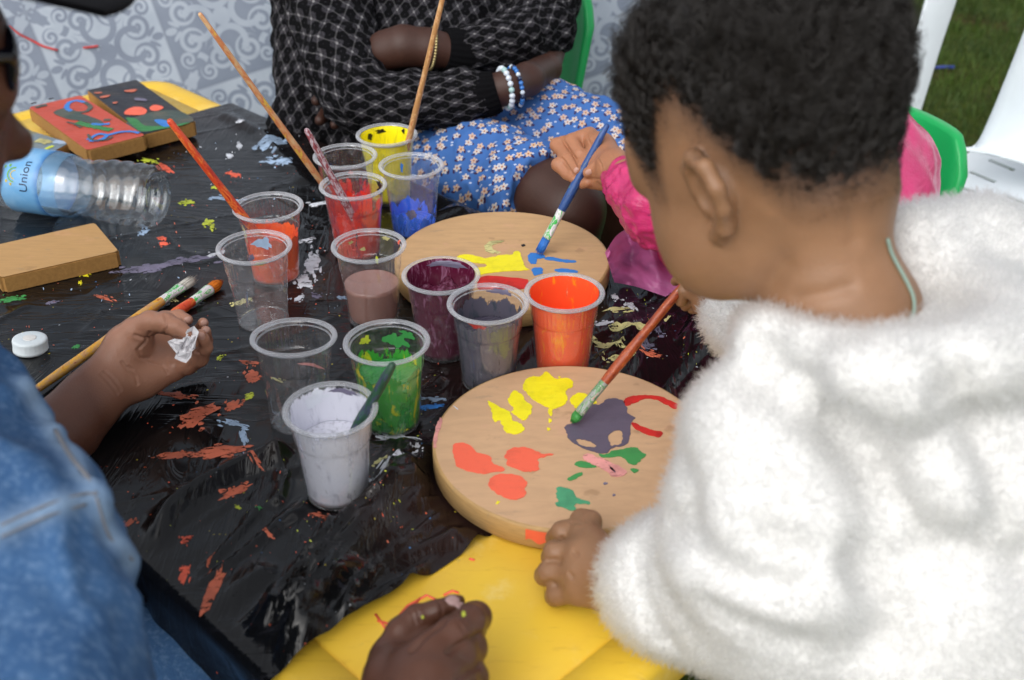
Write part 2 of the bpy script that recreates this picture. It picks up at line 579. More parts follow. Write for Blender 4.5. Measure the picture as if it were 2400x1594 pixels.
def sheet_mat():
    m = M('black_plastic_sheet')
    # crinkle: stretched ridged noise in two directions
    v1 = m.coord('Object', (30, 4.5, 10), (0, 0, R(38)))
    a = m.noise(1.0, 4, 0.55, v1, 1.4)
    v2 = m.coord('Object', (5, 24, 10), (0, 0, R(12)))
    b = m.noise(1.0, 4, 0.55, v2, 1.6)
    sharp = lambda q, w: ((q - 0.5).abs() * (-1.0 / w) + 1.0).mx(0.0)
    patch = m.noise(4.5, 3, 0.5).ss(0.42, 0.62)
    ridge = sharp(a, 0.06) * patch + sharp(b, 0.05) * (1 - patch) * 0.8
    soft = m.noise(11, 2, 0.5)
    nrm = m.bump(soft, 0.30, 0.012)
    nrm = m.bump(ridge, 0.22, 0.002, nrm)
    rgh = m.noise(9, 4, 0.6).ss(0.3, 0.75) * 0.12 + 0.08
    # dried paint haze: thin smears and speckle rubbed into the sheet
    smear = m.noise(7, 7, 0.7, m.coord('Object', (1.2, 3.2, 1), (0, 0, R(-25))), 1.0).ss(0.60, 0.72)
    col = m.mix(smear * 0.07, (0.0045, 0.0045, 0.005, 1), lin('8d8ea0'))
    tint = m.noise(3.2, 3, 0.5).ss(0.52, 0.7)
    col = m.mix(tint * 0.035, col, lin('b06a55'))
    vo = m.voro(210, 'F1')
    cc = m.n('ShaderNodeSeparateColor'); m.nt.links.new(vo.outputs['Color'], cc.inputs[0])
    pick = X(m.nt, cc.outputs[0]); hue = X(m.nt, cc.outputs[1])
    dens = m.noise(5.5, 3, 0.6).ss(0.42, 0.66)
    spot = X(m.nt, vo.outputs[0]).lt(0.20) * pick.lt(0.06) * dens
    spc = m.ramp(hue, [(0.0, lin('e0663f')), (0.3, lin('c8552f')), (0.5, lin('c9b83a')), (0.66, lin('b9c0c8')), (0.82, lin('4a7fb5')), (1.0, lin('3f8a4e'))], 'CONSTANT')
    col = m.mix(spot * 0.85, col, spc)
    return m.done(m.bsdf(col, rgh, 0.37, nrm))
MT['sheet'] = sheet_mat()

PC = {  # paint colours
 'yellow': 'f2e51e', 'coral': 'f0674a', 'orange': 'ee5a2c', 'purple': '5d5566', 'green': '3c8f4a', 'teal': '4f9f74', 'red': 'd22b22', 'blue': '2f79c8',
 'pink': 'e59a94', 'white': 'd9dde6', 'dullor': 'c8674a', 'lime': 'c4cf3e', 'palebl': '9db4cf', 'lilac': '6f6a80', 'black': '0d0d0f', 'dgreen': '2f7a3c', 'cream': 'cfc88a', 'pinky': 'e9a09a'}
for k, h in PC.items(): MT['p_' + k] = paint_mat('paint_' + k, h, rough=0.4)
def smear_mat(name, hexc, thr=0.415):
    m = M(name)
    n = m.noise(95, 6, 0.7, m.coord('Object', (1, 2.2, 1), (0, 0, R(-30))), 0.6)
    c = lin(hexc)
    col = m.mix(m.noise(30, 4, 0.6).ss(0.35, 0.7), c, tuple(x * 0.55 for x in c[:3]) + (1,))
    tr = m.n('ShaderNodeBsdfTransparent')
    return m.done(m.mixs(n.ss(thr - 0.055, thr + 0.055), tr.outputs[0], m.bsdf(col, 0.5, 0.4, m.bump(n, 0.3, 0.0008))))
MT['p_red'] = smear_mat('brushed_red', PC['red'], 0.30); MT['p_pinky'] = smear_mat('brushed_pink', PC['pinky'], 0.40); MT['p_teal'] = smear_mat('brushed_teal', PC['teal'], 0.30); MT['p_cream'] = smear_mat('brushed_cream', PC['cream'], 0.42)
for k in ('dullor', 'coral', 'white', 'palebl', 'cream', 'lilac', 'lime', 'green', 'blue', 'yellow'): MT['s_' + k] = smear_mat('dried_' + k, PC[k])

def brush_handle(name, stops, scale=70, seed=0.0, rough=0.4):
    """paint-daubed wooden handle"""
    m = M(name)
    n = m.noise(scale, 5, 0.65, m.coord('Object', (3.2, 3.2, 1.1), None, (seed, 0, seed * 2)), 0.5)
    col = m.ramp(n, stops, 'CONSTANT')
    return m.done(m.bsdf(col, rough, 0.5, m.bump(n, 0.3, 0.0008)))
MT['h_wood'] = brush_handle('handle_bare_wood', [(0.0, lin('b98a58')), (0.50, lin('d0a676')), (0.58, lin('b56a3a')), (0.63, lin('d0a676')), (0.70, lin('d9b92f'))], 60, 1.0)
MT['h_pale'] = brush_handle('handle_pale_orange', [(0.0, lin('cfab80')), (0.42, lin('cf9a6c')), (0.50, lin('c67a50')), (0.58, lin('d7b04a')), (0.66, lin('8d8478'))], 45, 2.0)
MT['h_red'] = brush_handle('handle_red_orange', [(0.0, lin('b2301f')), (0.40, lin('cf4a26')), (0.52, lin('de7a35')), (0.58, lin('b52a22'))], 50, 3.0)
MT['h_speck'] = brush_handle('handle_speckled', [(0.0, lin('6a2832')), (0.42, lin('8f4a50')), (0.50, lin('b9adb4')), (0.58, lin('7b2a38')), (0.66, lin('c9c2c8'))], 90, 4.0)
MT['h_yel'] = brush_handle('handle_yellow_daubed', [(0.0, lin('a8482c')), (0.36, lin('d9a02a')), (0.48, lin('c79a5e')), (0.60, lin('c0885a')), (0.66, lin('8c3b2a'))], 80, 5.0)
MT['h_brown'] = brush_handle('handle_red_brown', [(0.0, lin('7c3220')), (0.40, lin('9c4522')), (0.56, lin('b4592a')), (0.64, lin('8b8f96')), (0.70, lin('a33b28'))], 75, 6.0)
MT['h_blue'] = brush_handle('handle_blue', [(0.0, lin('1c3a70')), (0.40, lin('244a86')), (0.60, lin('52677f')), (0.66, lin('2f9a48'))], 60, 7.0)
MT['h_dgreen'] = brush_handle('handle_dark_green', [(0.0, lin('20402f')), (0.40, lin('254a36')), (0.55, lin('3a3f55')), (0.64, lin('33604a'))], 60, 8.0)
MT['ferrule'] = plain('ferrule_metal', 'b9b9c0', 0.3, 0.5, 0.2, 200, 0.25, Metallic=0.8)
MT['ferrule_paint'] = brush_handle('ferrule_daubed', [(0.0, lin('c9c4c8')), (0.44, lin('d8d3d6')), (0.52, lin('39b04a')), (0.60, lin('d2ccd0')), (0.66, lin('d06a5c'))], 60, 9.0, 0.3)
MT['ferrule_green'] = brush_handle('ferrule_green_daubed', [(0.0, lin('7f9a72')), (0.40, lin('9a9c98')), (0.50, lin('5a8a56')), (0.58, lin('b0a8a0')), (0.66, lin('d06a4a'))], 70, 11.0, 0.3)
MT['bristle_w'] = plain('bristles_pale', 'b9b5ac', 0.7, 0.2, 0.5, 300, 0.3)
MT['bristle_o'] = plain('bristles_orange', 'c06a1e', 0.7, 0.2, 0.5, 300, 0.3)
MT['bristle_b'] = plain('bristles_blue', '2f72c4', 0.4, 0.4, 0.4, 300, 0.2)
MT['bristle_g'] = plain('bristles_green', '3b8a3e', 0.4, 0.4, 0.4, 300, 0.2)
MT['bristle_d'] = plain('bristles_dark', '4a3a34', 0.5, 0.4, 0.4, 300, 0.2)
# ------------------------------------------------------------------ the ground: lawn
SQ = math.sqrt(0.5)
def AB(a, b, z=ZT): return V((a - b) * SQ, (a + b) * SQ, z)
def to_ab(p): return ((p[0] + p[1]) * SQ, (p[1] - p[0]) * SQ)

def lawn_mat():
    m = M('lawn_soil')
    n = m.noise(1.6, 6, 0.65); f = m.noise(45, 5, 0.7)
    col = m.mix(f.ss(0.35, 0.7), lin('33401c'), lin('46501f'))
    col = m.mix(n.ss(0.54, 0.66) * 0.7, col, lin('4a3826'))
    return m.done(m.bsdf(col, 0.95, 0.1, m.bump(f, 0.7, 0.02)))
def grass_mat():
    m = M('grass_blades')
    n = m.noise(3.5, 4, 0.6); g = m.noise(60, 2, 0.5)
    col = m.mix(n.ss(0.35, 0.65), lin('435a20'), lin('31451b'))
    col = m.mix(g.ss(0.5, 0.75) * 0.55, col, lin('66702f'))
    return m.done(m.bsdf(col, 0.6, 0.25))
g = 26
vs, fs = [], []
for i in range(g + 1):
    for j in range(g + 1):
        x = -40 + 80 * i / g; y = -35 + 80 * j / g
        vs.append((x, y, -0.004 + 0.0 * x))
for i in range(g):
    for j in range(g):
        a = i * (g + 1) + j; fs.append((a, a + g + 1, a + g + 2, a + 1))
tag(me_obj('ground', vs, fs, lawn_mat()), kind='structure')

def grass_patch(n, x0, x1, y0, y1, seed):
    r = np.random.default_rng(seed)
    x = r.uniform(x0, x1, n); y = r.uniform(y0, y1, n)
    dens = np.array([mnoise.fractal((a * 2.2, b * 2.2, 3.3), 1.0, 2.0, 3) for a, b in zip(x, y)])
    keep = dens > -0.32
    x, y = x[keep], y[keep]; n = len(x)
    hgt = r.uniform(0.018, 0.050, n); w = r.uniform(0.0012, 0.0026, n); an = r.uniform(0, 6.283, n); ln = r.uniform(0.2, 1.1, n) * hgt
    la = r.uniform(0, 6.283, n)
    cx, sx = np.cos(an) * w, np.sin(an) * w
    dx, dy = np.cos(la) * ln, np.sin(la) * ln
    z = np.full(n, -0.006)
    P = np.stack([np.stack([x - cx, y - sx, z], 1), np.stack([x + cx, y + sx, z], 1),
                  np.stack([x + cx * .7 + dx * .4, y + sx * .7 + dy * .4, z + hgt * .65], 1), np.stack([x - cx * .7 + dx * .4, y - sx * .7 + dy * .4, z + hgt * .65], 1),
                  np.stack([x + dx, y + dy, z + hgt], 1)], 1).reshape(-1, 3)
    b = np.arange(n)[:, None] * 5
    F = [tuple(q) for q in (b + np.array([0, 1, 2, 3])).tolist()] + [tuple(q) for q in (b + np.array([3, 2, 4])).tolist()]
    return P.tolist(), F
v1, f1 = grass_patch(60000, 0.4, 3.4, 1.2, 6.2, 3)
v2, f2 = grass_patch(6000, -0.75, 0.1, 0.2, 0.9, 4)
f2 = [tuple(i + len(v1) for i in q) for q in f2]
tag(me_obj('grass', v1 + v2, f1 + f2, grass_mat(), smooth=False), 'short mown lawn grass growing round the table and chairs', 'grass', kind='stuff')

# ------------------------------------------------------------------ patterned vinyl sheet hanging behind the table
def vinyl_mat():
    m = M('scroll_tile_vinyl')
    u, v, _ = m.sep(m.coord('UV'))
    par = (u.floor() + v.floor()).mod(2.0)
    px = (u.frac() - 0.5).abs(); py = (v.frac() - 0.5).abs()
    x = px.mx(py); y = px.mn(py)
    def spiral(cx, cy, rmax, w, hand=1):
        dx = x - cx; dy = (y - cy) * hand
        r = (dx * dx + dy * dy).sqrt(); th = dy.atan2(dx)
        s = (r / w - th * (1 / 6.28318) + 10).frac()
        return s.lt(0.52) * r.lt(rmax)
    def arc(cx, cy, rad, t):
        dx = x - cx; dy = y - cy
        return ((dx * dx + dy * dy).sqrt() - rad).abs().lt(t)
    def leaf(cx, cy, a, l, w):
        dx = x - cx; dy = y - cy
        p = dx * math.cos(a) + dy * math.sin(a); q = dy * math.cos(a) - dx * math.sin(a)
        return ((p / l) * (p / l) + (q / w) * (q / w)).lt(1.0)
    k = spiral(0.300, 0.125, 0.112, 0.068, -1)
    k = k.mx(arc(0.215, 0.0, 0.125, 0.026) * x.lt(0.30)).mx(arc(0.33, 0.33, 0.10, 0.024) * (x - y).lt(0.06))
    k = k.mx(spiral(0.385, 0.255, 0.070, 0.050, 1) * x.gt(0.33))
    for a, l in ((0.785, 0.10), (0.30, 0.075), (1.27, 0.075)):
        k = k.mx(leaf(0.40 + math.cos(a) * 0.03, 0.40 + math.sin(a) * 0.03, a, l, 0.026))
    k = k.mx((x + y * 0.6).lt(0.085)).mx(leaf(0.44, 0.0, 0.0, 0.05, 0.030)).mx(leaf(0.40, 0.05, 0.7, 0.05, 0.016))
    edge = x.gt(0.488)
    t = (k - par).abs()
    n = m.noise(2.2, 5, 0.6, m.coord('UV'))
    ca = m.mix(n.ss(0.35, 0.7), lin('9aa3af'), lin('8b95a2'))
    cb = m.mix(n.ss(0.35, 0.7), lin('707a8a'), lin('666f80'))
    col = m.mix(t, ca, cb)
    col = m.mix(par * 0.16, col, lin('5f6878'))
    col = m.mix(edge * 0.5, col, lin('626b7b'))
    return m.done(m.bsdf(col, 0.42, 0.4, m.bump(m.noise(3, 4, 0.5), 0.1, 0.01)))
def vinyl():
    W, H, nx, ny = 2.9, 2.4, 110, 90  # unseen upper part added so the black sheet reflects vinyl, not sky
    vs, fs, uv = [], [], []
    T = 0.245; rot = R(17)
    for j in range(ny + 1):
        for i in range(nx + 1):
            s = (i / nx - 0.5) * W; t = j / ny * H
            fold = 0.030 * math.sin(s * 5.2 + 0.6 * math.sin(t * 3) + 0.8) + 0.022 * fbm(s * 1.4, t * 1.3, 2.0)
            x = -1.0 + s; z = 0.02 + t * math.cos(R(16)); y = 2.20 + t * math.sin(R(16)) + fold * (0.5 + 0.5 * t)
            y += 0.10 * (x + 0.45)
            vs.append((x, y, z))
            uv.append(((s * math.cos(rot) + t * math.sin(rot)) / T + 40.3, (-s * math.sin(rot) + t * math.cos(rot)) / T + 40.15))
    for j in range(ny):
        for i in range(nx):
            a = j * (nx + 1) + i; fs.append((a, a + 1, a + nx + 2, a + nx + 1))
    o = me_obj('vinyl_sheet', vs, fs, vinyl_mat())
    uvl = o.data.uv_layers.new(name='UVMap')
    for l in o.data.loops: uvl.data[l.index].uv = uv[l.vertex_index]
    md = o.modifiers.new('thick', 'SOLIDIFY'); md.thickness = 0.002
    tag(o, 'pale grey vinyl sheet printed with scroll tiles, hanging behind the table', 'vinyl sheet')
    b = Surf(np.array(vs), fs)
    for pts in ([(20, 62), (45, 80), (75, 95), (100, 108), (135, 118)], [(195, 112), (215, 110), (230, 108)]):
        P = []
        for q in pts:
            p, n = b.hit(*q)
            if p: P.append(p - ray(*q).normalized() * 0.004)
        if len(P) > 1:
            a, c = tube(smooth_path(P, 14), 0.0022, 5)
            me_obj('pen_mark', a, c, MT['p_red'], o)
vinyl()

# ------------------------------------------------------------------ the yellow table
A0, A1, B0, B1 = 0.283, 0.905, 0.335, 1.74
def rrect(inset, z, rad=0.06, seg=9):
    cx, cy = (A0 + A1) / 2, (B0 + B1) / 2
    hx, hy = (A1 - A0) / 2 - inset, (B1 - B0) / 2 - inset
    r = max(rad - inset, 0.012)
    out = []
    for k, (sx, sy) in enumerate(((1, 1), (-1, 1), (-1, -1), (1, -1))):
        for i in range(seg):
            a = math.pi / 2 * (k + i / (seg - 1))
            out.append(AB(cx + sx * (hx - r) + r * math.cos(a), cy + sy * (hy - r) + r * math.sin(a), z))
    return out
def build_table():
    root = empty('plastic_table', (AB((A0 + A1) / 2, (B0 + B1) / 2, 0)))
    tag(root, 'yellow plastic childrens table under the black plastic sheet', 'table')
    prof = [(0.012, -0.040), (0.002, -0.040), (0.0, -0.036), (0.0, -0.009), (0.0015, -0.004), (0.006, -0.0006), (0.012, 0.0), (0.0405, 0.0), (0.0418, -0.0022), (0.0432, -0.0022), (0.0445, 0.0), (0.10, 0.0), (0.25, 0.0)]
    vs, fs = [], []
    n = None
    for d, z in prof:
        ring = rrect(d, ZT + z); n = len(ring); vs += ring
    for i in range(len(prof) - 1):
        for j in range(n):
            k = (j + 1) % n
            fs.append((i * n + j, i * n + k, (i + 1) * n + k, (i + 1) * n + j))
    fs.append(tuple((len(prof) - 1) * n + j for j in range(n)))
    me_obj('table_top', vs, fs, MT['yellow'], root)
    for a in (A0 + 0.06, A1 - 0.06):
        for b in (B0 + 0.07, B1 - 0.07):
            lv, lf = lathe([(0.018, 0), (0.020, 0.006), (0.026, 0.25), (0.034, 0.455), (0.034, 0.459)], 20, True, True)
            p = AB(a, b, 0)
            me_obj('leg', [V(*q) + p for q in lv], lf, MT['yellow'], root)
    # felt pen scribble on the table top
    for pts in ([(880, 1440), (905, 1475), (930, 1450), (955, 1420), (1000, 1395), (1020, 1405)], [(885, 1455), (920, 1465), (960, 1430), (985, 1402)], [(1040, 1395), (1060, 1385), (1075, 1390)], [(1100, 1310), (1112, 1313)]):
        a, c = tube([PZ(u, v, ZT + 0.0002) for u, v in pts], 0.0011, 6)
        me_obj('scribble', a, c, MT['p_coral'], root)
build_table()

# ------------------------------------------------------------------ cups: positions first, the sheet lies flat under them
CUP_H = 0.0885
CUPS = {}
for nm, u0, u1, v0, v1_ in (('white', 658, 887, 885.8, 1012.8), ('green', 801.8, 1009.7, 742, 848.7), ('clear_front', 574.6, 785.2, 733, 854), ('orange_back', 543.8, 711.8, 443.3, 515.7),
        ('clear_back', 504, 685.7, 533, 613), ('pink', 775, 952.6, 530, 610), ('yellow', 833, 979, 283.4, 338.7), ('red_back', 733, 884, 330.7, 390.5), ('blue', 888.5, 1038.5, 352.6, 412.8),
        ('red_front', 747.5, 906.4, 396.6, 462.4), ('maroon', 940.6, 1125.6, 595.5, 682.7), ('grey', 1047, 1240, 655, 755.6), ('orange', 1228, 1418, 635.6, 723)):
    p = PZ((u0 + u1) / 2, (v0 + v1_) / 2, ZT + CUP_H + 0.003)
    CUPS[nm] = (p.x, p.y)
BOARDS = {'far': (-0.011, 1.163, 0.122), 'near': (0.052, 0.815, 0.1216)}

def q24(pts): return [(u * 1.0165, v * 1.0165) for u, v in pts]
FOLDS = []
for pts, A, w in (([(1010, 1050), (900, 1190), (760, 1380), (640, 1560), (560, 1640)], 0.014, 0.012),
                  ([(930, 1050), (860, 1180), (700, 1370), (560, 1530)], 0.010, 0.014),
                  ([(1090, 1225), (930, 1300), (800, 1420), (690, 1530)], 0.006, 0.009),
                  ([(330, 1270), (420, 1165), (540, 1095), (650, 1050)], 0.010, 0.009),
                  ([(640, 1060), (655, 1120), (640, 1160)], 0.004, 0.005),
                  ([(600, 1330), (500, 1400), (430, 1440)], 0.004, 0.010),
                  ([(870, 950), (960, 920), (1010, 880)], 0.004, 0.006),
                  ([(860, 1030), (950, 1020)], 0.003, 0.006),
                  ([(1480, 640), (1560, 700), (1640, 720)], 0.005, 0.010),
                  ([(1180, 850), (1230, 790), (1240, 770)], 0.004, 0.007),
                  ([(520, 270), (600, 310), (700, 420)], 0.004, 0.010)):
    FOLDS.append(([PZ(u, v) for u, v in q24(pts)], A * 1.6, w * 1.15))
def seg_d(px, py, a, b):
    dx, dy = b.x - a.x, b.y - a.y
    t = max(0, min(1, ((px - a.x) * dx + (py - a.y) * dy) / (dx * dx + dy * dy)))
    return math.hypot(px - a.x - t * dx, py - a.y - t * dy), t
_FB = [(min(p.x for p in L) - 4 * w, max(p.x for p in L) + 4 * w, min(p.y for p in L) - 4 * w, max(p.y for p in L) + 4 * w) for L, A, w in FOLDS]
def sheet_h(x, y):
    a, b = to_ab((x, y))
    ca, sa = 0.7071, 0.7071
    w1 = abs(fbm(a * 3.5, b * 9, 1.0, 2)); w2 = abs(fbm(a * 8 + 5, b * 3.5, 4.0, 2))
    h = 0.0016 * max(0, 0.05 - w1) / 0.05 + 0.0012 * max(0, 0.045 - w2) / 0.045 + 0.0022 * fbm(x * 4, y * 4, 7.0, 1)
    near = math.exp(-((b - 0.53) / 0.12) ** 2)
    if near > 0.02:
        r1 = abs(fbm(a * 5 + b * 6, (b - 0.25 * a) * 34, 9.0, 2))
        h += near * 0.016 * (max(0, 0.30 - r1) / 0.30) ** 1.5
    for (L, A, w), bb in zip(FOLDS, _FB):
        if not (bb[0] < x < bb[1] and bb[2] < y < bb[3]): continue
        d = min(seg_d(x, y, L[i], L[i + 1])[0] for i in range(len(L) - 1))
        wob = w * (1 + 0.4 * fbm(x * 25, y * 25, 3.0, 2))
        h += A * math.exp(-(d / wob) ** 2)
    k = 1.0
    for cx, cy in CUPS.values():
        d = math.hypot(x - cx, y - cy)
        if d < 0.046: k = min(k, max(0, (d - 0.027) / 0.019))
    for cx, cy, r in BOARDS.values():
        d = math.hypot(x - cx, y - cy)
        if d < r + 0.02: k = min(k, max(0, (d - r) / 0.02))
    e_ = max(0.0, min(1.0, (a - A0) / 0.04)); k *= e_ * e_ * (3 - 2 * e_)
    return ZT + 0.0012 + 0.0013 * (1 - e_) + max(0.0, h) * k

def build_sheet():
    SA0, SA1 = -0.30, 0.70          # along a, measured from the near left edge of the table
    SB0, SB1 = 0.518, 1.535
    st = 0.0034
    na, nb = int((SA1 - SA0) / st), int((SB1 - SB0) / st)
    vs, fs = [], []
    for j in range(nb + 1):
        t = j / nb
        for i in range(na + 1):
            s = SA0 + (SA1 - SA0) * i / na
            e0 = 0.010 * fbm(s * 3.0, 2.0, 1.0, 1) + 0.0015 * fbm(s * 14, 2.0, 1.0, 1); e1 = 0.02 * fbm(s * 4, 9.0, 1.0, 3)
            b = (SB0 + e0) * (1 - t) + (SB1 + e1) * t
            L = A1 - A0
            if s < 0.0:
                hang = -s
                bul = 0.001 + 0.030 * hang + 0.016 * fbm(b * 9, hang * 3, 5.0, 3) * min(1, hang / 0.08) + 0.012 * math.sin(b * 42 + 2 * fbm(b * 5, 0, 1)) * min(1, hang / 0.12)
                r = 0.010
                if hang < r * 1.57:
                    an = hang / r; a_ = A0 - 0.003 - r * math.sin(an) + r * 0.3; z = ZT + 0.0025 - r * (1 - math.cos(an))
                else: a_ = A0 - 0.003 - r * 0.7 - bul; z = ZT - r - (hang - r * 1.57)
                vs.append(AB(a_, b, z))
            elif s > L:
                hang = s - L
                a_ = A1 + 0.004 + min(hang, 0.008); z = ZT + 0.001 - max(0, hang - 0.006)
                vs.append(AB(a_ + 0.01 * fbm(b * 9, hang * 3, 8.0, 2) * min(1, hang / 0.05), b, z))
            else:
                p = AB(A0 + s, b)
                vs.append(V(p.x, p.y, sheet_h(p.x, p.y)))
    W = na + 1
    for j in range(nb):
        for i in range(na):
            a = j * W + i; fs.append((a, a + 1, a + W + 1, a + W))
    o = me_obj('plastic_sheet', vs, fs, MT['sheet'])
    tag(o, 'black plastic sheet splattered with paint, spread over the yellow table', 'plastic sheet')
    return o
SHEET = build_sheet()

def fill_poly(loops, zf):
    """triangulated polygon (first loop outer, the rest holes), height from zf(x, y)"""
    bm = bmesh.new()
    es = []
    for L in loops:
        vv = [bm.verts.new((p.x, p.y, 0)) for p in L]
        es += [bm.edges.new((vv[i], vv[(i + 1) % len(vv)])) for i in range(len(vv))]
    bmesh.ops.triangle_fill(bm, edges=es, use_beauty=True, use_dissolve=False)
    for v in bm.verts: v.co.z = zf(v.co.x, v.co.y)
    return bm

def wob_outline(pts, n=3, amp=0.0009, seed=0.0, freq=240):
    """subdivide an outline smoothly and roughen it"""
    out = []
    m = len(pts)
    for i in range(m):
        a, b, c, d = pts[i - 1], pts[i], pts[(i + 1) % m], pts[(i + 2) % m]
        for k in range(n):
            t = k / n
            p = 0.5 * ((2 * b) + (c - a) * t + (2 * a - 5 * b + 4 * c - d) * t * t + (3 * b - a - 3 * c + d) * t ** 3)
            out.append(V(p.x + amp * fbm(p.x * freq + seed, p.y * freq, 0, 2), p.y + amp * fbm(p.y * freq, p.x * freq + seed, 5, 2), p.z))
    return out

def smear(u, v, w, h, ang, col, seed, sat=5, rough=0.55, lift=0.0007):
    """a daub of dried paint on the sheet: ragged patch with a few flecks round it"""
    r = random.Random(seed)
    vs, fs = [], []
    def patch(cu, cv, ww, hh, n, s):
        base = len(vs)
        ca, sa = math.cos(ang), math.sin(ang)
        rings = 4
        c = PZ(cu, cv)
        vs.append(V(c.x, c.y, sheet_h(c.x, c.y) + lift))
        for k in range(1, rings + 1):
            for i in range(n):
                t = 2 * math.pi * i / n
                rr = 1 + rough * fbm(math.cos(t) * 1.7 + s, math.sin(t) * 1.7, s * 3.1, 4) + 0.25 * fbm(math.cos(t) * 6 + s, math.sin(t) * 6, s, 2)
                rr = max(0.15, rr) * k / rings
                x, y = ww / 2 * rr * math.cos(t), hh / 2 * rr * math.sin(t)
                p = PZ(cu + x * ca - y * sa, cv + x * sa + y * ca)
                vs.append(V(p.x, p.y, sheet_h(p.x, p.y) + lift * (1.0 if k < rings else 0.3)))
        for i in range(n): fs.append((base, base + 1 + i, base + 1 + (i + 1) % n))
        for k in range(rings - 1):
            for i in range(n):
                j = (i + 1) % n
                a = base + 1 + k * n; b = a + n
                fs.append((a + i, b + i, b + j, a + j))
    patch(u, v, w, h, 36, seed * 1.37)
    for k in range(sat):
        t = r.uniform(0, 6.28); q = r.uniform(0.55, 1.1)
        sz = r.uniform(0.08, 0.28)
        patch(u + w * q * math.cos(t) * 0.7, v + h * q * math.sin(t) * 0.9 + w * 0.3 * math.cos(t) * math.sin(ang), max(3, w * sz), max(2.5, h * sz * 1.5), 9, seed + k * 2.3)
    return me_obj('paint_smear', vs, fs, MT['s_' + col], SHEET)

_sm = [  # u, v, w, h, angle, colour   (photo 2361 px wide)
 (455, 962, 90, 34, -.45, 'dullor'), (538, 938, 36, 20, -.5, 'dullor'), (410, 915, 70, 12, .1, 'dullor'), (495, 1045, 120, 22, -.15, 'dullor'), (400, 1052, 90, 14, -.1, 'dullor'), (583, 872, 30, 28, .6, 'dullor'),
 (580, 838, 40, 7, .1, 'dullor'), (592, 1082, 36, 8, .6, 'dullor'), (545, 1138, 70, 18, -.5, 'dullor'), (425, 1325, 22, 46, .3, 'coral'), (492, 1368, 24, 120, .42, 'dullor'), (430, 1250, 26, 14, -.6, 'coral'), (735, 1192, 42, 8, .2, 'dullor'),
 (810, 1200, 40, 10, -.3, 'dullor'), (700, 1330, 10, 7, 0, 'coral'), (384, 392, 34, 14, .6, 'coral'), (540, 405, 30, 9, .2, 'coral'), (345, 372, 40, 8, .2, 'lime'), (375, 554, 22, 8, 0, 'coral'), (378, 566, 20, 8, 0, 'coral'),
 (628, 335, 62, 26, -.2, 'palebl'), (640, 378, 60, 10, .1, 'palebl'), (655, 384, 34, 12, .1, 'palebl'), (552, 338, 12, 14, 0, 'white'), (530, 362, 16, 10, 0, 'white'), (556, 290, 18, 6, 0, 'white'), (718, 615, 34, 46, .2, 'white'), (702, 650, 34, 30, 0, 'white'), (690, 690, 26, 10, -.5, 'white'),
 (745, 470, 76, 7, -.15, 'white'), (520, 462, 60, 9, .1, 'palebl'), (540, 980, 60, 12, .2, 'palebl'), (562, 1010, 14, 40, -.2, 'palebl'), (920, 1012, 80, 14, .15, 'white'), (905, 1100, 80, 16, -.35, 'white'), (960, 1060, 26, 8, -.8, 'white'), (880, 1085, 30, 8, .1, 'cream'),
 (480, 518, 24, 14, -.3, 'lime'), (490, 530, 12, 16, .3, 'lime'), (430, 470, 34, 9, 0, 'lime'), (500, 435, 26, 8, 0, 'lime'), (205, 631, 30, 10, -.4, 'yellow'), (186, 655, 9, 5, 0, 'yellow'), (508, 827, 18, 7, -.5, 'lime'), (575, 915, 20, 14, -.5, 'lime'),
 (28, 693, 56, 12, -.1, 'green'), (177, 802, 18, 9, -.2, 'green'), (990, 942, 66, 10, -.1, 'blue'), (1000, 925, 50, 6, -.1, 'palebl'), (332, 539, 26, 10, -.2, 'palebl'), (550, 1175, 16, 6, .6, 'lime'),
 (340, 622, 110, 16, -.12, 'lilac'), (440, 604, 110, 14, -.15, 'lilac'), (500, 590, 40, 8, -.3, 'white'), (795, 690, 30, 10, .2, 'palebl'), (730, 685, 22, 10, 0, 'lilac'), (395, 690, 30, 8, .4, 'cream'), (560, 700, 40, 9, -.3, 'cream'),
 (1420, 720, 60, 9, -.1, 'cream'), (1450, 760, 90, 14, -.1, 'cream'), (1400, 800, 70, 14, .1, 'cream'), (1480, 800, 60, 10, .1, 'lilac'), (1430, 830, 60, 14, .1, 'cream'), (1510, 775, 40, 8, .2, 'lilac'), (1540, 740, 20, 10, -.4, 'cream'), (1420, 690, 26, 12, .5, 'white'), (1455, 712, 30, 10, .5, 'white'), (1390, 755, 40, 8, -.2, 'white'), (1500, 820, 50, 10, .2, 'dullor'),
 (1160, 870, 60, 7, -.2, 'white'), (240, 690, 40, 7, .3, 'dullor'), (120, 700, 30, 7, -.2, 'lilac'), (60, 880, 24, 6, 0, 'dullor'), (690, 560, 60, 5, -.3, 'white'), (640, 880, 30, 6, .4, 'cream'), (310, 760, 20, 5, 0, 'dullor'),
 (300, 1210, 30, 10, -.6, 'dullor'), (620, 1240, 24, 8, .5, 'dullor'), (840, 1190, 30, 7, 0, 'lime'), (600, 1180, 12, 6, 0, 'green')]
for i, (u, v, w, h, a, c) in enumerate(_sm):
    smear(u * 1.0165, v * 1.0165, w * 1.0165, h * 1.0165, a, c, 3.3 + i * 1.7, 6 if w > 25 else 3)

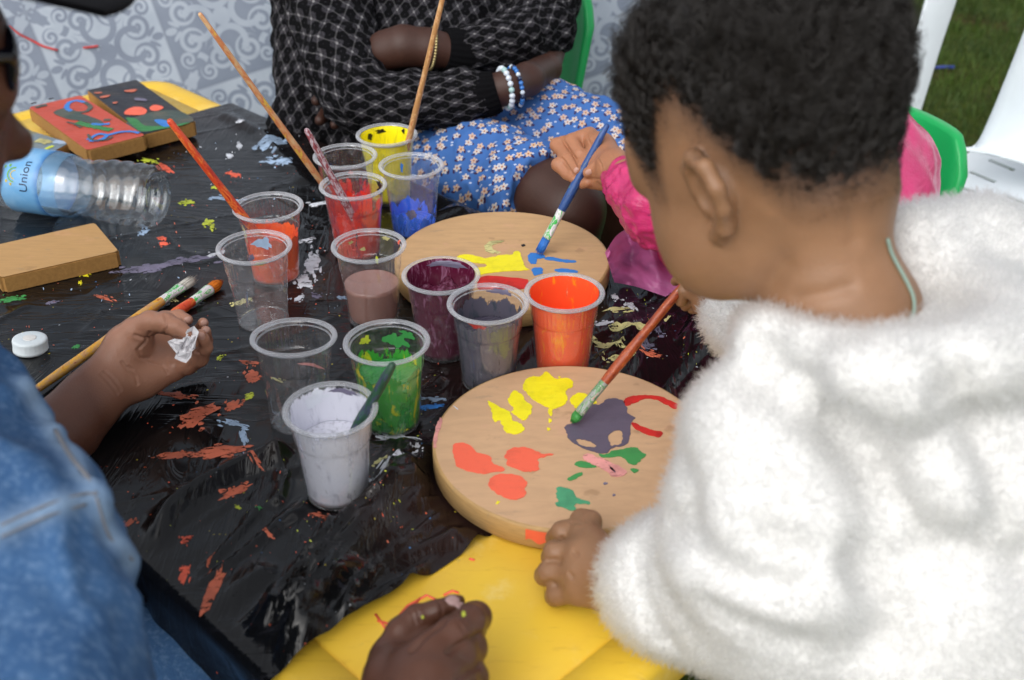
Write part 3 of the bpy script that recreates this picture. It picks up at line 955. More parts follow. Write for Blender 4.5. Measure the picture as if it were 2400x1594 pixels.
# fine flecks of paint, too small to tell apart
def flecks():
    groups = {'coral': [], 'dullor': [], 'lime': [], 'white': [], 'palebl': []}
    r = random.Random(5)
    zones = [(300, 850, 950, 1400, 170, ('coral', 'dullor', 'coral', 'lime')), (700, 1150, 960, 1250, 70, ('coral', 'lime', 'dullor')), (250, 520, 560, 900, 130, ('coral', 'lime', 'white', 'dullor', 'palebl')),
             (20, 650, 300, 900, 80, ('coral', 'dullor', 'palebl')), (640, 520, 780, 760, 70, ('white', 'palebl', 'coral')), (400, 300, 700, 480, 60, ('white', 'palebl', 'coral')), (1380, 660, 1620, 850, 110, ('lime', 'white', 'dullor')), (960, 800, 1020, 1100, 40, ('lime', 'coral', 'white'))]
    vs, fs = {k: [] for k in groups}, {k: [] for k in groups}
    for x0, y0, x1, y1, n, cs in zones:
        for _ in range(int(n * .6)):
            u, v = r.uniform(x0, x1) * 1.0165, r.uniform(y0, y1) * 1.0165
            c = r.choice(cs); s = r.choice((.8, 1, 1, 1.2, 1.5, 1.8, 3))
            P, F = vs[c], fs[c]; b = len(P)
            k = 6; el = r.uniform(0.4, 1.0); an = r.uniform(0, 3.14)
            for i in range(k):
                t = 2 * math.pi * i / k
                x, y = s * math.cos(t), s * el * math.sin(t) * 0.6
                p = PZ(u + x * math.cos(an) - y * math.sin(an), v + x * math.sin(an) + y * math.cos(an))
                P.append(V(p.x, p.y, sheet_h(p.x, p.y) + 0.0006))
            F.append(tuple(range(b, b + k)))
    for c in vs:
        tag(me_obj('paint_flecks', vs[c], fs[c], MT['p_' + c], SHEET), kind='stuff')
flecks()

# ------------------------------------------------------------------ round plywood boards
def board(nm, label, c, z1, th, top, daubs, conv, rim_patch=None):
    cx, cy, r = c
    root = empty('painting_board', (cx, cy, z1 - th))
    tag(root, label, 'painting board', 'round boards being painted')
    prof = [(0.0, 0), (r - 0.002, 0), (r, 0.002), (r, th - 0.0022), (r - 0.0008, th - 0.0006), (r - 0.0026, th)]
    vs, fs = lathe(prof[1:], 128, True, False)
    o = me_obj('side', vs, fs, MT['board_side'], root, world=False)
    o.data.materials[0] = MT['board_side']
    vs, fs = lathe([(r - 0.0026, th), (r * 0.7, th + 0.00002), (r * 0.3, th + 0.00002), (0.0005, th)], 128, False, True)
    me_obj('face', vs, fs, top, root, world=False)
    for i, (col, loops) in enumerate(daubs):
        L = []
        for lp in loops:
            L.append(wob_outline([PZ(*conv(q), z1) for q in lp], 5, 0.0013, i * 3.7))
        bm = fill_poly(L, lambda x, y: z1 + 0.0006)
        e = bmesh.ops.extrude_face_region(bm, geom=bm.faces[:])
        for g_ in e['geom']:
            if isinstance(g_, bmesh.types.BMVert): g_.co.z = z1 + 0.00012
        bm_obj('paint_daub', bm, MT['p_' + col], root)
    return root

B2 = lambda q: (980 + q[0] * .3189, 820 + q[1] * .3189)
B1c = lambda q: (900 + q[0] * .24566, 470 + q[1] * .24566)
def ellipse(cx, cy, rx, ry, n=10): return [(cx + rx * math.cos(6.283 * i / n), cy + ry * math.sin(6.283 * i / n)) for i in range(n)]
near_daubs = [
 ('yellow', [[(770, 260), (800, 215), (850, 195), (890, 200), (940, 165), (975, 190), (1010, 215), (1060, 210), (1110, 215), (1140, 250), (1130, 280), (1095, 290), (1085, 320), (1100, 350), (1090, 390), (1040, 420), (990, 440), (960, 430), (900, 400), (840, 360), (790, 310)]]),
 ('yellow', [[(660, 380), (690, 315), (720, 305), (770, 340), (790, 380), (835, 410), (830, 460), (800, 505), (770, 520), (720, 490), (690, 460), (700, 430)]]),
 ('yellow', [[(510, 380), (560, 400), (610, 430), (670, 460), (700, 520), (760, 545), (778, 580), (760, 610), (700, 622), (640, 605), (620, 560), (600, 520), (560, 530), (540, 450)]]),
 ('yellow', [[(1115, 370), (1160, 325), (1210, 320), (1260, 345), (1310, 385), (1290, 400), (1200, 420), (1160, 430)]]),
 ('yellow', [[(952, 438), (988, 444), (985, 470), (970, 490), (957, 465)]]), ('yellow', [ellipse(957, 584, 14, 10)]), ('yellow', [ellipse(1033, 202, 10, 7)]), ('yellow', [ellipse(585, 1125, 15, 13)]), ('yellow', [ellipse(968, 520, 12, 16)]),
 ('coral', [[(255, 720), (280, 690), (340, 685), (400, 720), (430, 755), (500, 775), (540, 800), (550, 840), (600, 855), (640, 880), (620, 895), (560, 900), (500, 912), (420, 905), (340, 885), (280, 850), (262, 790)]]),
 ('coral', [[(640, 790), (660, 745), (720, 722), (800, 720), (860, 745), (910, 765), (1000, 767), (940, 787), (890, 800), (885, 840), (888, 880), (830, 895), (750, 890), (690, 865), (650, 845), (655, 810)]]),
 ('coral', [[(520, 965), (560, 925), (640, 915), (720, 922), (770, 950), (805, 985), (780, 1020), (790, 1070), (740, 1098), (680, 1100), (610, 1075), (550, 1040), (520, 1000)]]),
 ('purple', [[(1080, 560), (1130, 545), (1180, 480), (1220, 420), (1280, 400), (1330, 408), (1380, 370), (1440, 358), (1500, 375), (1530, 420), (1540, 470), (1590, 500), (1580, 520), (1562, 560), (1556, 620), (1545, 680), (1500, 712), (1440, 716), (1410, 740), (1390, 760), (1320, 760), (1240, 735), (1160, 700), (1110, 660), (1090, 610)],
             [(1165, 662), (1220, 664), (1280, 684), (1300, 712), (1250, 718), (1190, 700)], [(1400, 630), (1450, 596), (1490, 600), (1502, 645), (1490, 690), (1440, 704), (1412, 700)]]),
 ('green', [[(1330, 772), (1390, 770), (1420, 748), (1490, 732), (1560, 720), (1610, 722), (1640, 750), (1672, 775), (1650, 800), (1620, 830), (1590, 848), (1540, 830), (1520, 800), (1470, 785), (1400, 792), (1350, 790)]]),
 ('pinky', [[(1210, 778), (1250, 765), (1300, 785), (1350, 800), (1400, 822), (1480, 860), (1530, 895), (1510, 925), (1450, 935), (1400, 910), (1340, 868), (1270, 836), (1220, 808)]]),
 ('blue', [[(1400, 850), (1430, 872), (1455, 900), (1430, 895)]]),
 ('green', [[(1150, 845), (1180, 822), (1240, 827), (1305, 860), (1260, 870), (1190, 864)]]), ('green', [[(1095, 950), (1130, 925), (1180, 908), (1215, 908), (1180, 940), (1130, 960)]]), ('green', [[(1560, 878), (1620, 882), (1600, 905), (1568, 897)]]),
 ('teal', [[(1015, 1050), (1030, 1012), (1080, 1015), (1120, 1030), (1150, 1060), (1165, 1090), (1200, 1105), (1260, 1120), (1250, 1135), (1160, 1130), (1150, 1150), (1160, 1175), (1120, 1185), (1080, 1165), (1020, 1150), (1010, 1130), (1030, 1110), (1020, 1085)]]),
 ('red', [[(1510, 380), (1540, 352), (1620, 337), (1700, 337), (1780, 347), (1850, 372), (1905, 405), (1890, 438), (1820, 402), (1750, 367), (1680, 362), (1600, 387), (1530, 415)]]),
 ('red', [[(1580, 535), (1640, 562), (1720, 592), (1790, 607), (1785, 640), (1720, 635), (1640, 605), (1578, 570)]]),
 ('pinky', [[(165, 500), (140, 545), (116, 640), (112, 715), (130, 710), (150, 620), (178, 520)]]),
 ('white', [[(262, 415), (285, 430), (300, 446), (290, 442)]]), ('lilac', [ellipse(1380, 985, 16, 10)]), ('lilac', [ellipse(1436, 1072, 12, 8)])]
far_daubs = [
 ('yellow', [[(700, 560), (730, 522), (800, 517), (880, 532), (960, 552), (1040, 542), (1130, 522), (1215, 520), (1240, 492), (1290, 492), (1310, 540), (1330, 600), (1350, 645), (1385, 660), (1300, 672), (1150, 680), (1000, 695), (900, 715), (870, 690), (860, 655), (975, 632), (960, 605), (880, 600)]]),
 ('cream', [[(960, 440), (1000, 400), (1080, 387), (1150, 392), (1080, 412), (1032, 432), (1042, 470), (1110, 498), (1060, 512), (980, 490)]]),
 ('red', [[(900, 760), (950, 727), (1050, 722), (1200, 737), (1370, 757), (1360, 830), (1300, 850), (1050, 850), (900, 850)]]),
 ('blue', [[(1375, 522), (1420, 502), (1520, 522), (1530, 550), (1460, 560), (1455, 600), (1400, 605), (1380, 570)]]), ('blue', [[(1537, 547), (1600, 542), (1700, 562), (1825, 577), (1810, 598), (1700, 590), (1600, 575), (1542, 565)]]),
 ('blue', [[(1412, 657), (1450, 642), (1500, 647), (1513, 690), (1480, 710), (1430, 715)]]), ('blue', [[(1620, 667), (1700, 652), (1830, 670), (1840, 690), (1700, 690)]]), ('black', [ellipse(1328, 430, 16, 10)])]
board('near', 'round wooden board dabbed with yellow, coral and purple paint before the white furry jacket', BOARDS['near'], ZT + 0.0245, 0.022, MT['board2'], near_daubs, B2)
board('far', 'round wooden board with yellow, red and blue strokes behind the orange cup', BOARDS['far'], ZT + 0.0245, 0.022, MT['board'], far_daubs, B1c)
# dab of coral paint on the rim of the near board
def rim_dab():
    cx, cy, r = BOARDS['near']
    vs, fs = [], []
    p0, p1 = PZ(1236, 1236, ZT + .02), PZ(1290, 1240, ZT + .02)
    a0, a1 = math.atan2(p0.y - cy, p0.x - cx), math.atan2(p1.y - cy, p1.x - cx)
    for i in range(9):
        a = a0 + (a1 - a0) * i / 8
        for j, z in enumerate((ZT + .011 + .002 * math.sin(i), ZT + .016, ZT + .0222)): vs.append(V(cx + (r + .0006) * math.cos(a), cy + (r + .0006) * math.sin(a), z))
    for i in range(8):
        for j in range(2): fs.append((i * 3 + j, i * 3 + 3 + j, i * 3 + 4 + j, i * 3 + 1 + j))
    me_obj('paint_daub', vs, fs, MT['p_coral'], bpy.data.objects['painting_board'])
rim_dab()
# ------------------------------------------------------------------ plastic cups
def cup_r(z):
    """inner radius of the cup at height z"""
    pts = [(0.0, .0258), (.008, .0262), (.060, .0304), (.063, .0312), (.083, .0328), (.0885, .034)]
    for (z0, r0), (z1, r1) in zip(pts[:-1], pts[1:]):
        if z <= z1: return r0 + (r1 - r0) * (z - z0) / (z1 - z0)
    return pts[-1][1]

def cup_wall_mesh():
    seg = 192
    prof = [(.0002, .0022), (.020, .0022), (.0245, .0018), (.0255, .0002), (.0262, .0002), (.0268, .003), (.0268, .0065), (.0262, .0082), (.0268, .011)]
    prof += [(cup_r(z) + .0006, z) for z in (.02, .03, .04, .05, .0585)]
    prof += [(.0306, .0600), (.0315, .0608), (.0319, .0625), (.0320, .0635)]
    prof += [(cup_r(z) + .0006, z) for z in (.066, .072, .078)] + [(.0331, .081), (.0332, .0835), (.0336, .0855), (.0345, .0868)]
    vs, fs = [], []
    for r, z in prof:
        for j in range(seg):
            a = 2 * math.pi * j / seg
            rr = r + (.00022 * (1 if (j // 2) % 2 else -1) if .0632 < z < .0805 else 0)
            vs.append((rr * math.cos(a), rr * math.sin(a), z))
    for i in range(len(prof) - 1):
        for j in range(seg):
            k = (j + 1) % seg
            fs.append((i * seg + j, i * seg + k, (i + 1) * seg + k, (i + 1) * seg + j))
    return vs, fs
_cw = cup_wall_mesh()
_rp = [(.0338, .0862), (.0343, .0878), (.0356, .0888), (.0372, .0889), (.0386, .0882), (.0390, .0868), (.0384, .0856), (.0368, .0857), (.0352, .0858), (.0338, .0862)]
_cr = lathe(_rp, 96)
_ld = [(.0326, .0827), (.0334, .0822), (.0341, .0827), (.0341, .0834), (.0334, .0838), (.0326, .0834), (.0326, .0827)]  # pale ring of rim plastic, added at the ledge to imitate highlight arcs
_cl = lathe(_ld, 96)
CUP_MESH = {}
def cup(nm, label, wall='cup', lean=(0, 0), coat=None, fill=None, extra=()):
    x, y = CUPS[nm]
    root = empty('plastic_cup', (x, y, ZT + 0.0018))
    root.rotation_euler = (lean[0], lean[1], random.uniform(0, 6))
    tag(root, label, 'cup', 'clear plastic cups of paint')
    for part, data, mk in (('wall', _cw, wall), ('rim', _cr, 'rim'), ('ledge_highlight', _cl, 'rim')):
        key = (part, mk)
        if key not in CUP_MESH:
            me = bpy.data.meshes.new(part); me.from_pydata(*[data[0], [], data[1]]); me.update()
            me.polygons.foreach_set('use_smooth', [True] * len(me.polygons)); me.materials.append(MT[mk]); CUP_MESH[key] = me
        link(bpy.data.objects.new(part, CUP_MESH[key]), root)
    if coat:
        z0, z1, mat = coat
        n = 16
        prof = [(cup_r(z0 + (z1 - z0) * i / n) - .0004, z0 + (z1 - z0) * i / n) for i in range(n + 1)]
        if z0 < 0.006: prof = [(.0003, .0032)] + [(.024, .0032)] + prof
        vs, fs = lathe(prof, 72)
        me_obj('paint_coat', vs, fs, mat, root, world=False)
    if fill:
        z1, mat, lump = fill
        prof = [(.0003, .0036), (.0235, .0036)] + [(cup_r(z) - .0008, z) for z in np.linspace(.006, z1, 8)]
        rt = cup_r(z1) - .0008
        prof += [(rt * k, z1 - .0008 * (1 - k)) for k in (.96, .8, .6, .4, .2)] + [(.0003, z1 - .0008)]
        vs, fs = lathe(prof, 64)
        if lump:
            vs = [(a, b, c + (lump * fbm(a * 60 + x * 40, b * 60, 0, 4) if c > z1 - .002 else 0)) for a, b, c in vs]
        me_obj('paint', vs, fs, mat, root, world=False)
    for (ang, zc, w, h, col, sd) in extra:
        # daub on the wall: ragged patch bent round the cup, inside (rad<0 shift) of the wall
        vs, fs = [], []
        nn, rings = 26, 3
        def pt(du, dz):
            z = min(max(zc + dz, .004), .0885); r = cup_r(z) - .0009
            if z > .0862: r = .0339
            a = ang - root.rotation_euler[2] + du / r
            return (r * math.cos(a), r * math.sin(a), z)
        vs.append(pt(0, 0))
        for k in range(1, rings + 1):
            for i in range(nn):
                t = 6.2832 * i / nn
                q = max(.2, 1 + .7 * fbm(math.cos(t) * 1.6 + sd, math.sin(t) * 1.6, sd * 2, 4)) * k / rings
                vs.append(pt(w * q * math.cos(t), h * q * math.sin(t)))
        for i in range(nn): fs.append((0, 1 + i, 1 + (i + 1) % nn))
        for k in range(rings - 1):
            for i in range(nn):
                j = (i + 1) % nn; a = 1 + k * nn; b = a + nn
                fs.append((a + i, b + i, b + j, a + j))
        me_obj('paint_daub', vs, fs, MT['p_' + col], root, world=False)
    return root

FR, BK, LF, RT = -1.75, 1.45, 3.14, 0.0       # directions on a cup: towards the camera, away, left, right
def lm(name, a, b=None, scale=40, rough=0.25): return paint_mat(name, a, b, rough, scale)
cup('white', 'cup thick with lilac-white paint, a dark green brush handle standing in it', lean=(0.0, -0.02),
    coat=(.003, .087, coat_mat('white_coat', 'dcdde8', .34, 'a8a9b8', 46, (.076, .10), rough=.3, soft=.06, mixthr=(.50, .78), seed=5.7)), fill=(.054, lm('white_paint', 'd4d5e0', 'a9aab4', 260, .4), .002),
    extra=((FR + .5, .034, .004, .0018, 'lilac', 2.0), (FR + .75, .031, .002, .002, 'lilac', 3.0), (FR + .2, .012, .0007, .006, 'lilac', 4.0), (BK + .7, .078, .010, .006, 'white', 5.0), (BK - .1, .083, .012, .0025, 'lilac', 8.0)))
cup('green', 'cup streaked green and yellow beside the lilac-white cup', coat=(.003, .086, coat_mat('green_coat', '3f9a3a', .42, 'c9c92a', 34, (.052, .092), rough=.3, mixthr=(.52, .60))),
    fill=(.052, lm('green_paint', '2f8a3c', '3f9a3a', 50), .003),
    extra=((BK - .4, .078, .008, .004, 'green', 1.0), (BK, .070, .011, .007, 'green', 2.4), (BK + .9, .075, .006, .004, 'lime', 3.1), (FR - .75, .046, .006, .022, 'yellow', 4.7), (FR - 1.1, .068, .004, .006, 'coral', 6.0), (FR + .55, .006, .007, .004, 'yellow', 7.2), (FR + 1.5, .083, .004, .004, 'green', 8.0)))
cup('clear_front', 'empty clear cup tilting a little behind the lilac-white cup', lean=(0.05, -0.075), extra=((BK - .25, .045, .016, .0015, 'pinky', 2.0),))
cup('clear_back', 'empty scratched clear cup with a yellow dab on its rim', wall='cup_dirty', lean=(0.0, 0.0),
    coat=(.03, .086, coat_mat('faint_coat', '9c6a5c', .66, '6f7f96', 40, None, rough=.4)), extra=((FR + .55, .083, .006, .0022, 'yellow', 1.0), (BK, .075, .010, .006, 'palebl', 3.0), (LF + .4, .04, .003, .005, 'red', 5.0), (BK + .5, .06, .003, .004, 'lilac', 7.0)))
cup('orange_back', 'cup half full of orange paint with a red brush leaning out', coat=(.003, .066, coat_mat('orange_coat_b', 'f0642c', .36, 'e8502a', 30, (.045, .075), rough=.3)), fill=(.020, lm('orange_paint_b', 'f0602a', 'd8301e', 40), .001),
    extra=((LF + .5, .060, .006, .012, 'cream', 2.2), (FR + 1.3, .082, .003, .002, 'yellow', 3.0)))
cup('pink', 'cup half full of murky pink-brown rinse water', fill=(.044, plain('rinse_water', '9b7064', .12, .5, 0, 30, .05), 0),
    extra=((BK + .9, .079, .003, .002, 'cream', 1.0), (BK - .35, .081, .005, .0022, 'cream', 2.0), (BK + .45, .068, .003, .002, 'cream', 3.0), (BK, .055, .0016, .004, 'lime', 4.0), (RT - .1, .083, .003, .0028, 'yellow', 5.0), (RT + .4, .084, .003, .002, 'coral', 6.0)))
cup('yellow', 'cup of bright yellow paint with a long wooden brush, farthest from the white cup', coat=(.003, .086, coat_mat('yellow_coat', 'f2e41a', .30, 'd6cc20', 40, None, rough=.3)), fill=(.022, lm('yellow_paint', 'f2e41a', 'd9cf2a', 60), .002),
    extra=((BK + .5, .080, .006, .003, 'black', 1.0), (BK - .5, .082, .003, .0025, 'black', 2.6), (BK + 1.0, .076, .004, .004, 'black', 4.0)))
cup('red_back', 'clear cup with a little red paint behind the other red cup', coat=(.003, .070, coat_mat('red_coat_b', 'd8301f', .50, 'b02a22', 32, (.035, .08), rough=.3)), fill=(.018, lm('red_paint_b', 'd42d20', None, 40), .001),
    extra=((LF + .2, .060, .010, .020, 'red', 2.0), (FR + .9, .064, .002, .006, 'red', 3.3), (FR + .5, .078, .003, .002, 'coral', 5.0)))
cup('red_front', 'red paint cup with a black blot on its rim and a speckled brush', coat=(.003, .078, coat_mat('red_coat_f', 'd63424', .44, 'a83a48', 30, (.055, .095), rough=.3, film=.12)), fill=(.018, lm('red_paint_f', 'd83324', '8c2430', 40), .001),
    extra=((RT + .35, .078, .010, .009, 'black', 1.0), (FR + .35, .028, .004, .009, 'black', 3.0), (FR - .5, .030, .003, .006, 'dullor', 5.0)))
cup('blue', 'cup with bright blue paint in its bottom beside the yellow cup', coat=(.003, .060, coat_mat('blue_coat', '2a6ae0', .50, '3f78e8', 34, (.022, .066), rough=.3, film=.10)), fill=(.016, lm('blue_paint', '1f63e0', '1a4fc0', 40), .002),
    extra=((BK + .6, .072, .002, .006, 'blue', 2.0), (FR + .2, .035, .006, .006, 'lilac', 4.0), (FR + 1.2, .083, .003, .002, 'coral', 6.0)))
cup('maroon', 'cup smeared inside with glossy maroon paint', coat=(.003, .088, coat_mat('maroon_coat', '5a1833', .26, '94607c', 44, (.082, .11), rough=.15, mixthr=(.52, .66))), fill=(.064, lm('maroon_paint', '521530', '8f5a76', 150, .15), .012),
    extra=((RT - .6, .060, .003, .008, 'blue', 2.0), (BK, .083, .020, .003, 'lilac', 4.0)))
cup('grey', 'cup nearly full of dark grey-purple paint next to the orange cup', coat=(.003, .086, coat_mat('grey_coat', '55525f', .36, '3d4550', 34, (.066, .094), rough=.3)), fill=(.056, lm('grey_paint', '403c4b', '4a4656', 30, .25), .0008),
    extra=((FR - .1, .079, .009, .0025, 'red', 2.0), (FR - .6, .010, .004, .004, 'yellow', 3.0), (FR + .5, .055, .003, .008, 'dgreen', 5.0), (BK - .3, .083, .012, .003, 'lilac', 7.0)))
cup('orange', 'cup coated with orange paint between the two round boards', coat=(.003, .087, coat_mat('orange_coat', 'f25a30', .34, 'f08a1e', 34, None, rough=.25, mixthr=(.56, .66))), fill=(.046, lm('orange_paint', 'f05a2c', 'f2742a', 30, .2), .001),
    extra=((FR + .1, .044, .012, .006, 'orange', 2.0),))

# ------------------------------------------------------------------ brushes
def brush(label, tip, tail, r, hmat, fmat, bmat, bl=.018, fl=.03, flat=.75, rb=None, name='paint_brush', taper=.45, blunt=False):
    tip, tail = Vector(tip), Vector(tail)
    L = (tail - tip).length
    root = bpy.data.objects.new(name, None); link(root)
    root.empty_display_size = .02
    root.matrix_world = frame_z(tip, tail)
    tag(root, label, 'paint brush', 'paint brushes')
    h0 = bl + fl
    rb = rb or r * 1.15
    prof = [(r * .92, h0 - .003), (r * 1.02, h0), (r * 1.15, h0 + (L - h0) * .12), (r * 1.18, h0 + (L - h0) * .25), (r * .95, h0 + (L - h0) * .5), (r * (.6 + taper * .4), h0 + (L - h0) * .8), (r * (.35 + taper * .45), L - r * .5), (r * (.2 + taper * .3), L)]
    vs, fs = lathe(prof, 16, True, True)
    me_obj('handle', vs, fs, hmat, root, world=False)
    if fl > 0:
        prof = [(rb * 1.0, bl - .0005), (rb * 1.02, bl + .002), (r * 1.05, bl + fl * .6), (r * 1.12, bl + fl * .63), (r * 1.05, bl + fl * .66), (r * 1.05, h0 - .001), (r * .96, h0)]
        vs, fs = lathe(prof, 16, True, True)
        vs = [(x, y * (flat + (1 - flat) * min(1, max(0, (z - bl) / fl))), z) for x, y, z in vs]
        me_obj('ferrule', vs, fs, fmat, root, world=False)
    if bl > 0:
        vs, fs = [], []
        rr = random.Random(int(L * 1e5))
        core = [(rb * .75, bl + .001), (rb * .95, bl * .6), (rb * .8, bl * .3), (rb * (.5 if blunt else .15), bl * .08)]
        a, b = lathe(core, 12, True, True)
        vs += [(x, y * flat, z) for x, y, z in a]; fs += b
        for _ in range(70):
            an = rr.uniform(0, 6.28); q = math.sqrt(rr.random())
            x0, y0 = rb * .92 * q * math.cos(an), rb * .92 * q * math.sin(an) * flat
            sp = 1.0 if blunt else .35
            x1, y1 = x0 * sp + rr.uniform(-.12, .12) * rb, y0 * sp + rr.uniform(-.12, .12) * rb
            k = len(vs)
            tv, tf = tube([(x0, y0, bl + .001), (x0 * 1.08, y0 * 1.08, bl * .5), (x1, y1, rr.uniform(-.05, .12) * bl)], [rb * .07, rb * .07, rb * .02], 4)
            vs += [tuple(p) for p in tv]; fs += [tuple(i + k for i in q_) for q_ in tf]
        me_obj('bristles', vs, fs, bmat, root, world=False)
    return root
def inside(nm, dx, dy, z): x, y = CUPS[nm]; return V(x + dx, y + dy, ZT + z)
def lean_out(nm, uv_rim, uv_top, base, ln):
    """a brush standing in a cup: foot at base, resting on the rim near uv_rim, top end towards uv_top"""
    b = base
    r = PZ(*uv_rim, ZT + CUP_H + .002)
    d = (r - b).normalized()
    return b, b + d * ln
def brush_between(b, uv_top, ln):
    """tail on the view line through uv_top at distance ln from b (the farther-up solution)"""
    d = ray(*uv_top).normalized(); o = CAMP - b
    B_ = o.dot(d); C_ = o.dot(o) - ln * ln; disc = B_ * B_ - C_
    t = -B_ - math.sqrt(disc) if disc > 0 else -B_
    return CAMP + d * t
b = inside('yellow', .008, .002, .010); brush('long bare-wood brush rising from the yellow cup', b, brush_between(b, (1046, -40), .30), .0034, MT['h_wood'], MT['ferrule'], MT['bristle_d'], taper=.9)
b = inside('red_back', -.008, .005, .010); brush('long pale orange brush leaning left out of the farther red cup', b, brush_between(b, (467, 31), .315), .0036, MT['h_pale'], MT['ferrule'], MT['bristle_d'], taper=.7)
b = inside('red_front', .016, -.010, .012); brush('speckled maroon and white brush standing in the nearer red cup', b, brush_between(b, (717, 302), .168), .0040, MT['h_speck'], MT['ferrule_paint'], MT['bristle_d'], taper=.9)
b = inside('orange_back', .010, -.002, .012); brush('red-orange brush leaning left out of the far orange cup', b, brush_between(b, (395, 280), .215), .0042, MT['h_red'], MT['ferrule'], MT['bristle_d'], taper=.95)
b = inside('white', .004, .006, .035); brush('short dark green brush end poking out of the lilac-white cup', b, brush_between(b, (922, 852), .102), .0044, MT['h_dgreen'], MT['ferrule'], MT['bristle_d'], bl=.012, fl=.015, taper=.9)
# lying on the sheet
t0, t1 = PZ(455, 652, ZT + .0085), PZ(73, 922, ZT + .0085)
brush('pale-bristled brush with yellow daubed handle lying on the black sheet', t0, t1, .0050, MT['h_yel'], MT['ferrule_paint'], MT['bristle_w'], bl=.024, fl=.034, flat=.6, rb=.0075, taper=.9, blunt=True)
t0, t1 = PZ(520, 659, ZT + .0085), PZ(300, 812, ZT + .0085)
brush('orange-bristled brush with a red handle lying beside the fingers', t0, t1, .0050, MT['h_red'], MT['ferrule_paint'], MT['bristle_o'], bl=.022, fl=.030, flat=.9, rb=.0068)

# ------------------------------------------------------------------ wooden blocks
def block(label, q, z1, th, top, conv, strokes=(), name='wooden_block', side=None):
    P = [PZ(*conv(p), z1) for p in q]
    c = sum(P, V(0, 0, 0)) / 4
    root = empty(name, (c.x, c.y, z1 - th))
    tag(root, label, 'wooden block')
    bm = bmesh.new()
    lo = [bm.verts.new((p.x, p.y, z1 - th)) for p in P]; hi = [bm.verts.new((p.x, p.y, z1)) for p in P]
    bm.faces.new(lo); ft = bm.faces.new(hi)
    for i in range(4): bm.faces.new((lo[i], lo[(i + 1) % 4], hi[(i + 1) % 4], hi[i]))
    bmesh.ops.recalc_face_normals(bm, faces=bm.faces[:])
    ve = [e for e in bm.edges if abs(e.verts[0].co.z - e.verts[1].co.z) > .005]
    bmesh.ops.bevel(bm, geom=ve, offset=.004, segments=3, affect='EDGES')
    te = [e for e in bm.edges if all(abs(v.co.z - z1) < 1e-5 for v in e.verts)]
    bmesh.ops.bevel(bm, geom=te, offset=.0012, segments=2, affect='EDGES')
    o = bm_obj('block_body', bm, side or MT['mdf_edge'], root)
    # painted face: thin skin on top
    inset = [c + (p - c) * .985 for p in P]
    out = []
    for i in range(4):
        a, b_, d = inset[i - 1], inset[i], inset[(i + 1) % 4]
        e0, e1 = (a - b_).normalized(), (d - b_).normalized()
        out += [b_ + e0 * .0045, b_ + (e0 + e1) * .0014, b_ + e1 * .0045]
    bm = fill_poly([[V(p.x, p.y, 0) for p in out]], lambda x, y: z1 + .0005)
    bm_obj('top_face', bm, top, root)
    for i, (col, pts, w) in enumerate(strokes):
        if w is None:
            bm = fill_poly([wob_outline([PZ(*conv(p), z1) for p in pts], 3, .0012, i * 2.1, 120)], lambda x, y: z1 + .0012 + .00007 * i)
            bm_obj('paint_daub', bm, MT['p_' + col], root)
        else:
            path = smooth_path([PZ(*conv(p), z1) for p in pts], 6 * len(pts))
            L, R_ = [], []
            for k, p in enumerate(path):
                t = (path[min(k + 1, len(path) - 1)] - path[max(k - 1, 0)]).normalized(); s = V(-t.y, t.x, 0)
                ww = w * (1 + .35 * fbm(k * .4, i, 1.0, 2))
                L.append(p + s * ww); R_.append(p - s * ww)
            vs = [V(p.x, p.y, z1 + .0012 + .00007 * i) for p in L + R_]; n = len(L)
            me_obj('paint_stroke', vs, [(k, k + 1, n + k + 1, n + k) for k in range(n - 1)], MT['p_' + col], root)
    return root
C3 = lambda p: (p[0] * .2614, 150 + p[1] * .2614)
C4 = lambda p: (p[0] * .29335, 500 + p[1] * .29335)
MT['p_brick'] = paint_mat('paint_brick_red', 'b94a38', 'a8412f', .5, 30)
MT['p_night'] = paint_mat('paint_night', '23242c', '3b3430', .5, 24)
MT['p_murk'] = paint_mat('paint_murky', '3c4a44', '5a5648', .5, 40)
MT['p_dull'] = paint_mat('paint_blue_grey', '6e7f8c', '7d7a60', .5, 22)
block('thin block painted brick red with blue and green scrawls, by the vinyl sheet', [(250, 390), (720, 280), (1310, 645), (780, 780)], ZT + .034, .020, MT['p_brick'], C3,
      [('murk', [(480, 440), (600, 400), (700, 440), (820, 480), (930, 530), (900, 560), (740, 520), (600, 500)], None), ('blue', [(640, 430), (600, 400), (620, 355), (690, 335), (760, 350)], .0035), ('murk', [(760, 350), (810, 390), (780, 430), (700, 440), (640, 430)], .0035),
       ('dgreen', [(690, 530), (800, 560), (900, 580), (1000, 600)], .006), ('blue', [(820, 545), (900, 550), (985, 545)], .0035), ('murk', [(320, 400), (370, 385), (420, 375)], .004), ('murk', [(930, 510), (990, 510)], .004),
       ('blue', [(790, 690), (880, 640), (960, 650), (900, 690), (800, 700)], .003), ('blue', [(960, 650), (1080, 620), (1180, 615), (1250, 630)], .003), ('murk', [(790, 640), (830, 690), (950, 690), (1010, 660)], .002), ('murk', [(600, 530), (660, 545), (730, 580)], .002), ('night', [(280, 370), (330, 355)], .003), ('night', [(440, 330), (480, 318)], .003)])
